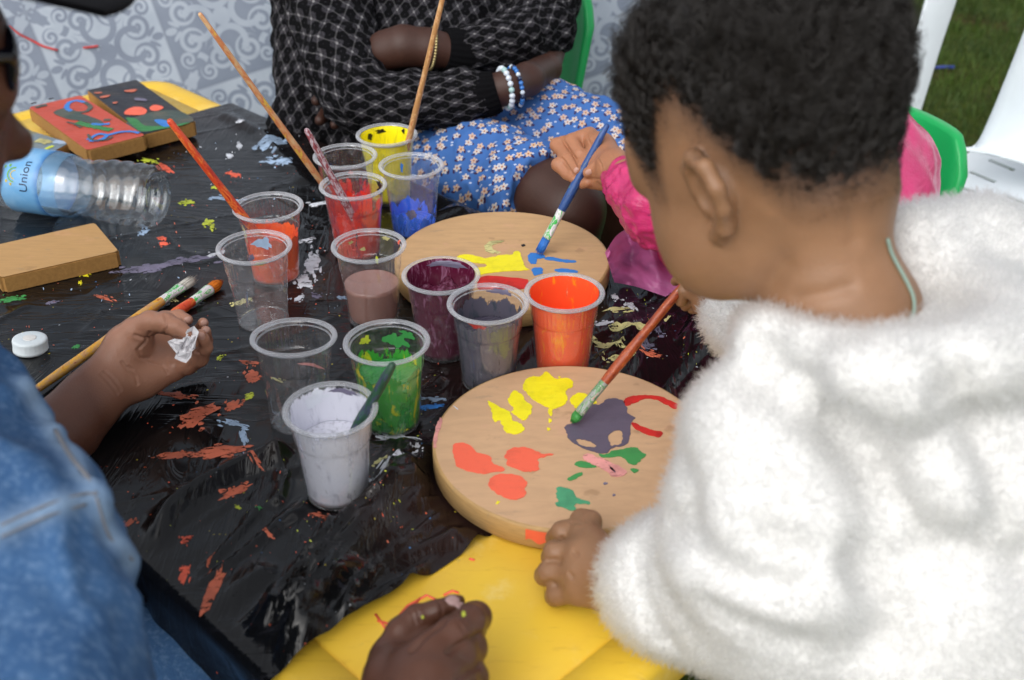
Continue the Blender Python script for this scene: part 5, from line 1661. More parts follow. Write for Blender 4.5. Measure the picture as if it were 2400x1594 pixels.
    # pale green elastic cord round the neck
    sf = Surf(hv, hf)
    pts = []
    for u, v in ((2085, 560), (2112, 590), (2140, 635), (2155, 690), (2145, 735), (2115, 765), (2060, 780)):
        c, nn_ = sf.near(PD(u, v, .70)); pts.append(c + nn_ * .0012)
    a, b = tube(smooth_path(pts, 20), .0012, 8); me_obj('neck_cord', a, b, plain('cord_green', '7f9488', .7), o)
    # brush in the right hand
    tip = PZ(1340, 990, ZT + .0275); far = PZ(1602, 668, .640)
    brush('red-brown brush in the small child\'s fingers, its tip on the purple paint', tip, far + (far - tip) * .06, .0042, MT['h_brown'], MT['ferrule_green'], MT['bristle_g'], bl=.011, fl=.036, taper=.9, rb=.0052)
    return o
toddler()
# ------------------------------------------------------------------ cloth materials
def denim_mat():
    m = M('denim')
    n = m.noise(9, 5, .65); w = m.noise(1, 2, .5, m.coord('Object', (900, 900, 120)))
    wear = m.noise(22, 5, .7)
    col = m.mix(n.ss(.3, .7), lin('33537c'), lin('456892'))
    col = m.mix(wear.ss(.55, .75) * .55, col, lin('6f8db0'))
    col = m.mix(w.ss(.4, .7) * .25, col, lin('22405f'))
    w2 = m.noise(1, 3, .6, m.coord('Object', (260, 260, 60), (0, R(20), 0)))
    col = m.mix(w2.ss(.45, .7) * .30, col, lin('7f9ab8'))
    at = m.n('ShaderNodeAttribute', attribute_name='wear')
    col = m.mix(X(m.nt, at.outputs['Fac']) * (wear * .9 + .25), col, lin('8fa6be'))
    return m.done(m.bsdf(col, .9, .15, m.bump(w, .35, .0008)))
MT['denim'] = denim_mat()
MT['thread'] = plain('denim_thread', '74767c', .8)

def plaid_mat(name, sx=1.0, rot=0.0, light=1.0):
    """black knit: a lattice of dashed pale lines over dark hatched triangles"""
    m = M(name)
    uv = m.coord('UV', (sx, sx, 1), (0, 0, rot))
    u, v, _ = m.sep(uv)
    Pp = .043
    a = (u + v * .62) / Pp; b = (u - v * .62) / Pp; h = (v * 1.24) / Pp
    fa, fb = a.frac(), b.frac()
    def dbl(f): return (f - .5).abs().lt(.040)
    dash_a = ((b * 14).frac()).lt(.62); dash_b = ((a * 14).frac()).lt(.62)
    lines = (dbl(fa) * dash_a).mx(dbl(fb) * dash_b)
    node = (fa - .5).abs().lt(.07) * (fb - .5).abs().lt(.07)
    band = ((h.frac() - .5).abs()).lt(.13)
    solid_a = ((a + .5).frac() - .5).abs().lt(.14); solid_b = ((b + .5).frac() - .5).abs().lt(.14)
    knit = m.noise(1, 3, .6, m.coord('UV', (900, 1500, 1)))
    tri = (1 - solid_a.mx(solid_b).mx(band)) * knit.ss(.42, .62)
    col = m.mix(tri * .85, lin('0c0c0e'), lin('4c4a50'))
    fz = knit.ss(.25, .5)
    col = m.mix(lines * fz * (.55 * light), col, lin('b9b7b9'))
    col = m.mix(node * fz * (.85 * light), col, lin('d4d2d2'))
    hgt = knit * .6 + lines * .5
    return m.done(m.bsdf(col, .95, .08, m.bump(hgt, .5, .0012)))

def floral_mat():
    m = M('blue_floral_cotton')
    uv = m.coord('UV')
    def flower(scale, rnd, rad, loc):
        mp = m.n('ShaderNodeMapping'); m.nt.links.new(uv, mp.inputs[0]); mp.inputs['Location'].default_value = loc
        mp.inputs['Scale'].default_value = (scale, scale, scale)
        vn = m.n('ShaderNodeTexVoronoi', feature='F1', voronoi_dimensions='2D'); vn.inputs['Scale'].default_value = 1.0; vn.inputs['Randomness'].default_value = rnd
        m.nt.links.new(mp.outputs[0], vn.inputs['Vector'])
        px, py, _ = m.sep(mp.outputs[0]); cx, cy, _ = m.sep(vn.outputs['Position'])
        cc = m.n('ShaderNodeSeparateColor'); m.nt.links.new(vn.outputs['Color'], cc.inputs[0])
        return px - cx, py - cy, X(m.nt, cc.outputs[0]), X(m.nt, cc.outputs[1])
    dx, dy, c0, c1 = flower(62, .85, .3, (0, 0, 0))
    r = (dx * dx + dy * dy).sqrt(); th = dy.atan2(dx) + c0 * 6.28
    pet = (th * 2.5).cos().abs()
    fl = r.lt(pet * .17 + .14)
    col = m.mix(fl, lin('3f68a6'), m.mix(c1.ss(.45, .55), lin('cdb094'), lin('cfc4b8')))
    # dark leaves beside each flower
    ex, ey = dx - .30, dy + .18
    ca, sa = (c1 * 6.28).cos(), (c1 * 6.28).sin()
    p = ex * ca + ey * sa; q = ey * ca - ex * sa
    lf = ((p * p) * 22 + (q * q) * 90).lt(1.0)
    ex, ey = dx + .28, dy + .24
    p2 = ex * ca - ey * sa; q2 = ey * ca + ex * sa
    lf = lf.mx(((p2 * p2) * 26 + (q2 * q2) * 110).lt(1.0)) * (1 - fl)
    col = m.mix(lf, col, lin('3a1f38'))
    col = m.mix(r.lt(.085), col, lin('a8683c'))
    # small white buds between
    dx, dy, c0, c1 = flower(84, .95, .2, (.31, .17, 0))
    rb = (dx * dx * 1.0 + dy * dy * 2.6).sqrt()
    bud = rb.lt(.16) * c0.gt(.45) * (1 - fl)
    col = m.mix(bud, col, lin('b9c2d4'))
    n = m.noise(5, 4, .6)
    col = m.mix(n.ss(.4, .75) * .25, col, lin('28549a'))
    return m.done(m.bsdf(col, .75, .2, m.bump(m.noise(1, 2, .5, m.coord('UV', (1500, 1500, 1))), .15, .0006)))

def planar_uv(o, origin, ux, vx):
    ux, vx = Vector(ux).normalized(), Vector(vx).normalized()
    me = o.data
    co = np.empty(len(me.vertices) * 3); me.vertices.foreach_get('co', co); co = co.reshape(-1, 3) - np.array(origin)
    uv = np.stack([co @ np.array(ux), co @ np.array(vx)], 1)
    li = np.empty(len(me.loops), int); me.loops.foreach_get('vertex_index', li)
    l = me.uv_layers.new(name='UVMap'); l.data.foreach_set('uv', uv[li].ravel())

def wrap_uv(o, axis_pts):
    """cylindrical UV along a polyline: u round the limb, v along it (metres)"""
    me = o.data
    co = np.empty(len(me.vertices) * 3); me.vertices.foreach_get('co', co); co = co.reshape(-1, 3)
    P = [np.array(p) for p in axis_pts]
    best = np.full(len(co), 1e9); vv = np.zeros(len(co)); uu = np.zeros(len(co)); acc = 0.0
    ref = np.array((0, .5, .87))
    for a, b in zip(P[:-1], P[1:]):
        d = b - a; L = np.linalg.norm(d); d = d / L
        t = np.clip((co - a) @ d, 0, L); off = co - (a + t[:, None] * d); dist = np.linalg.norm(off, axis=1)
        e1 = np.cross(d, ref); e1 /= np.linalg.norm(e1); e2 = np.cross(d, e1)
        an = np.arctan2(off @ e2, off @ e1)
        m_ = dist < best
        best[m_] = dist[m_]; vv[m_] = acc + ((co - a) @ d)[m_]; uu[m_] = an[m_] * .055
        acc += L
    uv = np.stack([uu, vv], 1)
    li = np.empty(len(me.loops), int); me.loops.foreach_get('vertex_index', li)
    q = uv[li]
    # faces across the seam: unwrap
    q = q.reshape(-1, 4, 2)
    lo = q[:, :, 0].min(1, keepdims=True)
    span = 2 * math.pi * .055
    q[:, :, 0] = np.where(q[:, :, 0] - lo > span / 2, q[:, :, 0] - span, q[:, :, 0])
    l = me.uv_layers.new(name='UVMap'); l.data.foreach_set('uv', q.reshape(-1))

def cloth(S, h, amp=.006, freq=14, fine=.0, seed=0.0, it=2, ridge=0.0):
    v, f = S.mesh(h)
    N = vnormals(v, f)
    d = nrm_noise(v, freq, seed, 3) * amp
    if fine: d += nrm_noise(v, freq * 3.2, seed + 4, 2) * fine
    if ridge: d += (0.25 - np.minimum(np.abs(nrm_noise(v, freq * 1.3, seed + 9, 3)), .25)) / .25 * ridge
    v = v + N * d[:, None]
    return relax(v, f, it, .4), f

# ------------------------------------------------------------------ the person in the denim jacket
def denim_person():
    S = Sdf()
    fore = pxd([(-60, 1215, .97, 82), (60, 1098, 1.0, 80), (150, 1008, 1.03, 73), (215, 935, 1.05, 62), (262, 888, 1.065, 54)])
    S.chain(fore, .02)
    S.chain(pxd([(255, 888, 1.065, 52), (300, 812, 1.07, 46), (322, 782, 1.065, 36)]), .016)          # ball of the thumb
    S.chain(pxd([(270, 900, 1.07, 48), (330, 888, 1.08, 40), (405, 866, 1.085, 29)]), .016)            # heel of the hand
    S.chain(pxd([(285, 860, 1.085, 46), (350, 838, 1.095, 36), (395, 838, 1.10, 28)]), .016)
    S.chain(pxd([(330, 800, 1.10, 34), (380, 800, 1.11, 26)]), .014)
    for L, k in (([(318, 776, 1.062, 33), (352, 756, 1.056, 27), (388, 757, 1.048, 24), (415, 769, 1.042, 21), (436, 781, 1.040, 17)], .004),
                 ([(345, 768, 1.10, 25), (385, 748, 1.115, 19), (420, 742, 1.11, 16), (440, 750, 1.10, 13)], .003),
                 ([(378, 800, 1.12, 24), (430, 795, 1.135, 19), (470, 775, 1.125, 16), (476, 757, 1.11, 13)], .003),
                 ([(395, 832, 1.11, 24), (450, 828, 1.12, 19), (482, 800, 1.105, 16), (482, 776, 1.09, 13)], .003),
                 ([(402, 864, 1.088, 27), (440, 856, 1.080, 22), (468, 840, 1.070, 20), (480, 814, 1.058, 18), (474, 795, 1.050, 16), (470, 784, 1.045, 13)], .003)):
        S.chain(pxd(L), k)
    S.ell(PD(432, 818, 1.045), (.013, .020, .012), None, .004, True)
    hv, hf = S.mesh(.0013); hv = relax(hv, hf, 3, .5)
    hv = crease(hv, hf, [([(386, 738), (391, 752), (390, 770), (383, 782)], .0014, .0011), ([(352, 778), (342, 800), (322, 820), (330, 838), (352, 838)], .0014, .0013), ([(330, 838), (352, 850), (380, 856), (392, 874)], .0010, .0011),
                         ([(440, 862), (446, 850), (444, 838)], .0012, .0010), ([(474, 836), (466, 826), (458, 824)], .0012, .0010), ([(286, 850), (300, 870), (318, 884), (322, 900)], .0010, .0012), ([(300, 860), (312, 866)], .0008, .001), ([(318, 786), (340, 792), (356, 790)], .0014, .0014), ([(246, 872), (268, 892), (282, 914)], .0009, .0014), ([(238, 878), (258, 900), (274, 922)], .0008, .0014)])
    sf = Surf(hv, hf)
    N = vnormals(hv, hf)
    # paler palm: inner side of the hand (faces the camera), fading out on the wrist
    tocam = np.array(CAMP) - hv; tocam /= np.linalg.norm(tocam, axis=1, keepdims=True)
    wrist = np.array(PD(262, 888, 1.065)); hd = np.array(PD(400, 830, 1.08)) - wrist; hd /= np.linalg.norm(hd)
    along = (hv - wrist) @ hd
    inner = np.array(Vector((.35, -.75, .55)).normalized())
    palm_h = np.clip((N @ inner + .05) / .5, 0, 1) * np.clip((along + .02) / .04, 0, 1)
    # head in profile, mostly outside the picture
    H = Head((-.360, .575, .929), (.70, .66, -.24), (.13, .16, .97), 1.08)
    S = Sdf(); H.build(S, .85, (1, -1), 1.25)
    S.chain([(H.P(-.03, 0, -.05), .052), (V(-.44, .56, .745), .056)], .02)
    S.chain([(V(-.46, .63, .74), .07), (V(-.50, .58, .60), .12), (V(-.53, .55, .40), .12)], .03)
    bv, bf = S.mesh(.0035); bv = relax(bv, bf, 2, .5)
    o = skin_obj('person', *join((hv, hf), (bv, bf)), MT['skin_denim'], np.concatenate([palm_h, np.zeros(len(bv))]))
    tag(o, 'person in a denim jacket and black cap with tissue pinched in one hand', 'person')
    for u, v, w, h, a in ((441, 749, .0042, .0050, .2), (479, 756, .0040, .0048, 1.0), (484, 773, .0040, .0048, .8), (472, 787, .0042, .0050, -.6)):
        nail(sf, u, v, w, h, a, MT['nail'], o)
    # denim jacket: near shoulder and sleeve, trunk, far sleeve
    S = Sdf()
    S.chain(pxd([(-170, 1085, .70, 245), (-10, 1330, .64, 255), (40, 1620, .60, 262), (60, 1900, .60, 250)]), .03)
    S.chain([(V(-.40, .585, .700), .080), (V(-.47, .62, .66), .12), (V(-.52, .56, .50), .15), (V(-.53, .53, .36), .15)], .04)
    S.chain([(V(-.52, .72, .70), .075), (V(-.54, .74, .58), .065), (PD(-90, 1240, .97), .056), (PD(-10, 1165, .985), .052)], .03)
    jv, jf = cloth(S, .0045, .010, 9, .003, 3.0, 2, .006)
    SEAMS = [[(-60, 1262), (2, 1240), (60, 1215), (120, 1190), (195, 1166), (228, 1164)], [(60, 900), (110, 975), (150, 1045), (190, 1110), (228, 1164), (262, 1262), (312, 1318), (350, 1375)]]
    jv = crease(jv, jf, [(s_, -.0045, .0075) for s_ in SEAMS], .1)
    jv = crease(jv, jf, [([(u + 18, v + 22) for u, v in SEAMS[0]], .0016, .005), ([(u - 6, v - 18) for u, v in SEAMS[0]], .0014, .005)], .1)
    wear = np.zeros(len(jv)); js0 = Surf(jv, jf)
    for s_ in SEAMS:
        L = [js0.hit(u, v)[0] for u, v in s_]; L = [np.array(q_) for q_ in L if q_ is not None]
        for a_, b_ in zip(L[:-1], L[1:]):
            ab = b_ - a_; t_ = np.clip((jv - a_) @ ab / max(ab @ ab, 1e-12), 0, 1)
            wear = np.maximum(wear, np.exp(-(np.linalg.norm(jv - a_ - t_[:, None] * ab, axis=1) / .007) ** 2))
    j = me_obj('denim_jacket', jv, jf, MT['denim'], o)
    at_ = j.data.attributes.new('wear', 'FLOAT', 'POINT'); at_.data.foreach_set('value', wear.astype(np.float32))
    js = Surf(jv, jf)
    def seam(pts, r=.0008, off=.0003, nm='seam'):
        P = []
        for u, v in pts:
            p, n = js.hit(u, v)
            if p: P.append(p + n * off)
        if len(P) > 1: a, b = tube(smooth_path(P, 5 * len(P)), r, 7); me_obj(nm, a, b, MT['thread'], j)
    seam([(2, 1232), (60, 1205), (120, 1180), (195, 1158), (225, 1160)])
    seam([(2, 1258), (60, 1232), (120, 1206), (200, 1182)])
    seam([(225, 1165), (258, 1262), (310, 1312), (345, 1362)])
    seam([(130, 1010), (165, 1070), (205, 1120), (225, 1160)], .0014)
    # raised yoke edge along the seam
    # jeans
    S = Sdf()
    S.chain([(V(-.50, .55, .36), .10), (V(-.36, .60, .40), .085), (PZ(430, 1640, .38) + V(0, 0, 0), .075)], .03)
    S.chain([(PZ(430, 1640, .38), .075), (V(-.25, .56, .06), .055)], .02)
    S.chain([(V(-.55, .62, .36), .10), (V(-.42, .78, .38), .075), (V(-.40, .80, .05), .055)], .03)
    gv, gf = cloth(S, .007, .006, 14, 0, 8.0)
    me_obj('jeans', gv, gf, MT['denim'], o)
    for p in (V(-.25, .56, .03), V(-.40, .80, .03)):
        S = Sdf(); S.chain([(p, .04), (p + V(.09, .07, -.005), .035)], .01); S.cut((0, 0, .002), (0, 0, -1))
        sv, sf2 = S.mesh(.005); me_obj('shoe', sv, sf2, plain('shoe_black', '1a1a1c', .6), o)
    # cap with a stiff brim
    S = Sdf()
    S.ell(H.P(-.010, 0, .050), np.array((.098, .084, .080)) * H.s, (H.f, H.l, H.u), .01); S.cut(H.P(0, 0, .066), -H.u)
    cv, cf = S.mesh(.004); cm = plain('cap_black', '0c0c10', .85, .2, .3, 300, .2)
    cp = me_obj('cap', cv, cf, cm, o)
    vs, fs = [], []
    n1, n2 = 24, 10
    for side in (0, 1):
        for i in range(n1 + 1):
            a = -1.25 + 2.5 * i / n1
            for k in range(n2 + 1):
                q = k / n2
                f0, l0 = .082 * math.cos(a), .078 * math.sin(a)
                f1, l1 = .070 + .078 * math.cos(a) ** .7, .084 * math.sin(a)
                f, l = f0 + (f1 - f0) * q, l0 + (l1 - l0) * q
                vs.append(H.P(f, l, .076 - .010 * q - 2.2 * l * l + (.0016 if side else -.0016)))
    W = n2 + 1; half = (n1 + 1) * W
    for i in range(n1):
        for k in range(n2):
            a = i * W + k
            fs.append((a, a + 1, a + W + 1, a + W)); fs.append((half + a, half + a + W, half + a + W + 1, half + a + 1))
    for i in range(n1):
        a = i * W + n2; fs.append((a, half + a, half + a + W, a + W))
    me_obj('brim', vs, fs, cm, cp)
    # dark glasses
    S = Sdf()
    gm = plain('glasses_black', '0a0a12', .15, .6)
    for s in (1, -1):
        S.ell(H.P(.078, .030 * s, .020), np.array((.006, .026, .018)) * H.s, (H.f + H.l * .25 * s, H.l - H.f * .25 * s, H.u), .003)
        S.cap(H.P(.070, .054 * s, .026), H.P(-.01, .074 * s, .026), .004, .003, .004)
    S.cap(H.P(.084, -.008, .018), H.P(.084, .008, .018), .003, .003, .004)
    gv, gf = S.mesh(.0018); me_obj('dark_glasses', gv, gf, gm, o)
    # tissue pinched between thumb and fingers
    r = random.Random(3)
    q = [(438, 778), (452, 770), (462, 782), (456, 800), (455, 816), (448, 822), (446, 834), (436, 846), (424, 842), (412, 836), (416, 826), (404, 812), (398, 802), (412, 796), (428, 798)]
    c = (434, 812); q = [(c[0] + (u - c[0]) * 1.15, c[1] + (v - c[1]) * 1.15) for u, v in q]
    vs, fs = [], []
    rings = 5
    for side in (0, 1):
        b = len(vs)
        vs.append(PD(c[0], c[1], 1.036 + .010 * side))
        for k in range(1, rings + 1):
            for i, (u, v) in enumerate(q):
                t = k / rings
                uu, vv = c[0] + (u - c[0]) * t, c[1] + (v - c[1]) * t
                d = 1.036 + .010 * side * (1 - t) + .012 * fbm(uu * .09, vv * .09, side * 3, 3) * (1 - .4 * t)
                vs.append(PD(uu, vv, d))
        n = len(q)
        for i in range(n): fs.append((b, b + 1 + i, b + 1 + (i + 1) % n))
        for k in range(rings - 1):
            for i in range(n):
                jn = (i + 1) % n; a1 = b + 1 + k * n; a2 = a1 + n
                fs.append((a1 + i, a2 + i, a2 + jn, a1 + jn))
    m = M('tissue'); n_ = m.noise(120, 4, .6); pk = m.noise(60, 2, .5).ss(.66, .72)
    tm = m.done(m.bsdf(m.mix(pk * .8, lin('e6e4e6'), lin('c04a62')), .9, .1, m.bump(n_, .4, .001)))
    t_ = me_obj('tissue', vs, fs, tm, smooth=False)
    tag(t_, 'crumpled white tissue between the fingers of the open hand', 'tissue')
denim_person()

# ------------------------------------------------------------------ the fist at the bottom edge
def near_fist():
    S = Sdf()
    S.chain([(V(-.16, .16, .40), .045), (V(-.115, .30, .50), .040), (V(-.075, .425, .545), .031), (V(-.062, .47, .552), .028)], .02)
    S.chain(pxz([(955, 1760, .556, 92), (925, 1600, .556, 62), (912, 1535, .556, 40)]), .02)
    S.chain(pxz([(990, 1760, .560, 92), (1005, 1600, .572, 62), (1030, 1530, .575, 42)]), .02)
    S.chain(pxz([(1010, 1760, .550, 90), (1050, 1640, .560, 58)]), .02)
    S.chain(pxz([(930, 1575, .552, 46), (985, 1500, .556, 34), (1040, 1460, .556, 22)]), .010)
    S.chain(pxz([(1050, 1500, .548, 36), (1075, 1570, .545, 38), (1078, 1660, .542, 38)]), .006)
    for L, k in (([(900, 1545, .556, 36), (938, 1480, .564, 32), (975, 1446, .568, 28), (1020, 1432, .570, 24), (1060, 1416, .570, 20), (1074, 1410, .568, 16)], .004),
                 ([(970, 1560, .574, 48), (1010, 1530, .580, 42), (1062, 1486, .583, 37), (1100, 1455, .579, 34), (1116, 1446, .570, 32), (1116, 1475, .552, 26)], .0075),
                 ([(1030, 1585, .572, 40), (1080, 1538, .570, 33), (1108, 1520, .562, 30), (1106, 1545, .544, 25)], .0075),
                 ([(1040, 1645, .566, 40), (1082, 1604, .564, 33), (1112, 1588, .556, 29), (1108, 1612, .540, 24)], .0075),
                 ([(1045, 1700, .560, 38), (1090, 1675, .554, 26), (1114, 1662, .548, 22), (1110, 1685, .534, 19)], .0075)):
        S.chain(pxz(L), k)
    hv, hf = S.mesh(.0013); hv = relax(hv, hf, 3, .5)
    hv = crease(hv, hf, [([(965, 1528), (1000, 1490), (1040, 1460), (1072, 1432), (1088, 1412)], .0018, .0018), ([(1050, 1530), (1070, 1514), (1096, 1500), (1124, 1486)], .0016, .0018), ([(1070, 1590), (1092, 1574), (1124, 1560)], .0014, .0018),
                         ([(972, 1424), (980, 1440), (984, 1456)], .0008, .0010), ([(962, 1430), (970, 1446), (974, 1462)], .0008, .0010), ([(1030, 1412), (1036, 1428), (1034, 1442)], .0008, .0010), ([(1076, 1462), (1088, 1480), (1094, 1496)], .0007, .0012), ([(1086, 1456), (1098, 1474), (1104, 1490)], .0007, .0012)])
    sf = Surf(hv, hf)
    o = skin_obj('person', hv, hf, MT['skin_dark'])
    tag(o, 'dark closed hand with yellow paint flecks resting on the bare yellow table', 'person')
    nail(sf, 1064, 1406, .0046, .0060, -.5, MT['nail_dark'], o)
    for u, v, s in ((1086, 1440, 6), (990, 1446, 3.5)):
        P = []
        for i in range(10):
            t = 6.283 * i / 10; rr = 1 + .5 * fbm(math.cos(t) * 2 + u, math.sin(t) * 2, 0, 3)
            p, n = sf.hit(u + s * .8 * rr * math.cos(t), v + s * 1.2 * rr * math.sin(t))
            if p: P.append(p + n * .0005)
        me_obj('paint_fleck', P, [tuple(range(len(P)))], MT['p_lime'], o)
    S = Sdf(); S.chain([(V(-.26, -.10, .46), .08), (V(-.165, .14, .395), .062), (V(-.125, .27, .478), .050)], .03)
    v, f = cloth(S, .006, .006, 18); me_obj('sleeve', v, f, plain('dark_sleeve', '20232b', .9, .1, .3, 300, .2), o)
near_fist()

# ------------------------------------------------------------------ the girl in the black knit cardigan and blue floral skirt
def plaid_girl():
    sk = MT['skin_plaid']
    # bare parts: forearms and hands, knees and shins
    S = Sdf()
    S.chain(pxd([(1150, 215, 1.585, 42), (1190, 205, 1.585, 37), (1236, 186, 1.62, 37), (1280, 160, 1.70, 34), (1300, 110, 1.78, 28)]), .01)
    S.chain(pxd([(1060, 122, 1.63, 42), (1000, 112, 1.615, 42), (945, 108, 1.61, 45), (905, 118, 1.62, 42), (840, 150, 1.65, 38)]), .012)
    for L in ([(800, 215, 1.70, 22), (765, 222, 1.690, 17), (742, 236, 1.672, 13)], [(805, 245, 1.70, 22), (768, 262, 1.690, 17), (750, 282, 1.672, 13)], [(815, 265, 1.70, 20), (795, 282, 1.686, 15), (785, 292, 1.672, 12)]):
        S.chain(pxd(L), .004)
    av, af = S.mesh(.0022); av = relax(av, af, 2, .5)
    S = Sdf()
    S.chain(pxd([(1240, 440, 1.55, 70), (1290, 460, 1.50, 82), (1335, 490, 1.475, 80)]), .02)
    S.chain(pxd([(1335, 495, 1.475, 76), (1330, 760, 1.58, 60), (1330, 980, 1.70, 45)]), .02)
    S.chain(pxd([(1360, 345, 1.70, 64), (1440, 380, 1.64, 76), (1470, 420, 1.62, 74), (1450, 700, 1.74, 58), (1440, 900, 1.86, 44)]), .02)
    S.chain(pxd([(1330, 985, 1.70, 40), (1270, 1040, 1.66, 30)]), .01); S.chain(pxd([(1440, 905, 1.86, 40), (1380, 950, 1.82, 30)]), .01)
    # trunk, neck, head (above the picture)
    T0, T1 = PD(1010, 330, 1.80), PD(1010, -140, 1.86)
    S.chain([(T0, .13), (T1, .13)], .03)
    S.chain([(T1 + V(0, 0, .06), .06), (T1 + V(-.01, -.02, .18), .05)], .03)
    H = Head(T1 + V(-.03, -.04, .30), (-.45, -.75, -.35), (0, -.2, 1), 1.05); H.build(S, .9)
    bv, bf = S.mesh(.0045); bv = relax(bv, bf, 2, .5)
    o = skin_obj('person', *join((av, af), (bv, bf)), sk)
    tag(o, 'girl in black diamond-knit cardigan and blue floral skirt sitting with arms crossed', 'person')
    p, nn = scatter(bv, bf, 40000, 5)
    q = (p - np.array(H.c)) @ np.array([H.f, H.l, H.u]).T / H.s
    k = (np.linalg.norm(q, axis=1) < .14) & (q[:, 2] > np.interp(q[:, 0], [-.1, 0, .05, .09], [-.05, .0, .03, .06]))
    p, nn = p[k], nn[k]
    P = np.stack([p, p + nn * .006, p + nn * .012 + .004 * vfield(p, 200, 3)], 1)
    hm = M('black_hair'); to_curves('hair', P, .0005, .0002, hm.done(hm.bsdf((.01, .008, .007, 1), .5, .3)), o)
    # cardigan trunk
    S = Sdf()
    S.chain([(PD(985, 330, 1.80), .150), (PD(1000, 150, 1.83), .150), (PD(1010, -140, 1.90), .150)], .04)
    S.chain([(PD(800, 200, 1.80), .10), (PD(760, -60, 1.84), .09)], .05)
    S.ell(PD(722, 262, 1.74), (.045, .04, .045), None, .03)
    S.ell(PD(700, 310, 1.74), (.040, .04, .028), None, .03)
    v, f = cloth(S, .006, .010, 12, .004, 1.0, 2, .006)
    vdir = Vector((0, .85, -.52))
    t = me_obj('cardigan', v, f, plaid_mat('knit_trunk', 1.75, R(8), .24), o); planar_uv(t, (0, 1.7, .6), (1, 0, 0), (0, .5, .85))
    # near sleeve: upper arm hangs down, forearm lies across the lap
    ua = pxd([(735, -120, 1.72, 88), (775, 40, 1.685, 92), (812, 160, 1.64, 88), (838, 228, 1.615, 74), (960, 238, 1.60, 60), (1080, 228, 1.59, 56), (1115, 226, 1.588, 54)])
    S = Sdf(); S.chain(ua, .02)
    v, f = cloth(S, .0045, .006, 16, .003, 2.0, 2, .005)
    t = me_obj('sleeve', v, f, plaid_mat('knit_sleeve_near', 1.65, R(-6), .28), o)
    wrap_uv(t, [p for p, r in ua])
    def cuff(L, nm='cuff'):
        pts = pxd(L)
        path = smooth_path([p for p, r in pts], 18); rr = np.interp(np.linspace(0, 1, 19), np.linspace(0, 1, len(pts)), [r for p, r in pts])
        rr = [r * (1 + .02 * (i % 2)) for i, r in enumerate(rr)]
        vs, fs = tube(path, rr, 96)
        out = []
        for i, p in enumerate(vs):
            c = path[min(i // 96, 18)]
            out.append(c + (p - c) * (1.0 + (.016 if (i % 96) % 4 < 2 else -.016)))
        me_obj(nm, out, fs, plain('black_rib_knit', '0b0b0d', .95, .08, .4, 400, .2), o)
    cuff([(1095, 226, 1.588, 50), (1120, 224, 1.587, 53), (1145, 220, 1.586, 52), (1166, 214, 1.585, 47)])
    # far sleeve
    fa = pxd([(1285, -170, 1.86, 84), (1282, -30, 1.80, 78), (1268, 62, 1.745, 74), (1220, 92, 1.70, 66), (1160, 112, 1.665, 60), (1100, 122, 1.645, 56)])
    S = Sdf(); S.chain(fa, .02)
    v, f = cloth(S, .0045, .006, 16, .003, 6.0, 2, .005)
    t = me_obj('sleeve', v, f, plaid_mat('knit_sleeve_far', 1.65, R(4), .28), o)
    wrap_uv(t, [p for p, r in fa])
    cuff([(1112, 121, 1.648, 52), (1085, 124, 1.640, 55), (1055, 120, 1.632, 53), (1038, 118, 1.627, 48)])
    # skirt over both thighs
    S = Sdf()
    S.chain(pxd([(985, 370, 1.74, 110), (1130, 402, 1.62, 102), (1260, 448, 1.52, 92), (1340, 492, 1.47, 92)]), .05)
    S.chain(pxd([(1120, 300, 1.80, 100), (1250, 290, 1.72, 98), (1400, 345, 1.66, 92), (1470, 400, 1.62, 90)]), .05)
    S.chain(pxd([(1060, 350, 1.80, 110), (1230, 380, 1.70, 80)]), .05)
    h0 = PD(1248, 440, 1.47); h1 = PD(1170, 512, 1.50); h2 = PD(1420, 330, 1.58)
    d = (PD(1340, 490, 1.475) - PD(1080, 390, 1.64)).normalized()
    S.cut(PD(1262, 452, 1.50), d + V(.0, -.25, -.1))
    v, f = cloth(S, .0045, .006, 14, .002, 4.0, 1, .004)
    t = me_obj('skirt', v, f, floral_mat(), o); planar_uv(t, (0, 1.6, .5), (1, 0, 0), (0, .62, .78))
    # bracelets and watch
    def beads(c, ax, rad, n, r, mats, nm, sq=.82, jit=.0):
        ax = Vector(ax).normalized(); e1 = ax.orthogonal().normalized(); e2 = ax.cross(e1)
        root = empty(nm, c)
        sv, sfc = lathe([(.0002 + math.sin(t_), math.cos(t_)) for t_ in np.linspace(0, math.pi, 9)], 12)
        for i in range(n):
            a = 6.283 * i / n
            p = Vector(c) + (e1 * math.cos(a) + e2 * math.sin(a)) * rad
            rr = r * (1.35 if i == n // 2 + 2 else 1)
            me_obj('bead', [p + V(*q) * rr for q in sv], sfc, mats[i % len(mats)], root)
        return root
    w_ax = PD(1240, 195, 1.60) - PD(1150, 215, 1.585)
    pearl = plain('bead_pearl', 'c9d2dc', .25, .6, 0, 30, .03); aqua = plain('bead_aqua', '9fc0bf', .25, .6)
    tag(beads(PD(1184, 206, 1.585), w_ax, .0265, 20, .0042, [pearl, pearl, pearl, aqua], 'bracelet'), 'bracelet of pearly white beads at the cardigan cuff', 'bracelet', 'beaded bracelets')
    blue, wht, dk = plain('bead_blue', '2f6fb8', .25, .6), plain('bead_white', 'c8d4e0', .3, .5), plain('bead_navy', '16284a', .25, .6)
    tag(beads(PD(1208, 202, 1.59), w_ax, .0265, 26, .0033, [blue, blue, wht, dk], 'bracelet'), 'bracelet of blue beads next to the pearly one', 'bracelet', 'beaded bracelets')
    gold = plain('gold_metal', 'b8a878', .3, .5, Metallic=.8)
    wx = PD(945, 108, 1.61) - PD(1060, 122, 1.63)
    ch = beads(PD(1012, 114, 1.618), wx, .0290, 44, .0022, [gold], 'bracelet'); tag(ch, 'thin gold chain bracelet at the other cuff', 'bracelet')
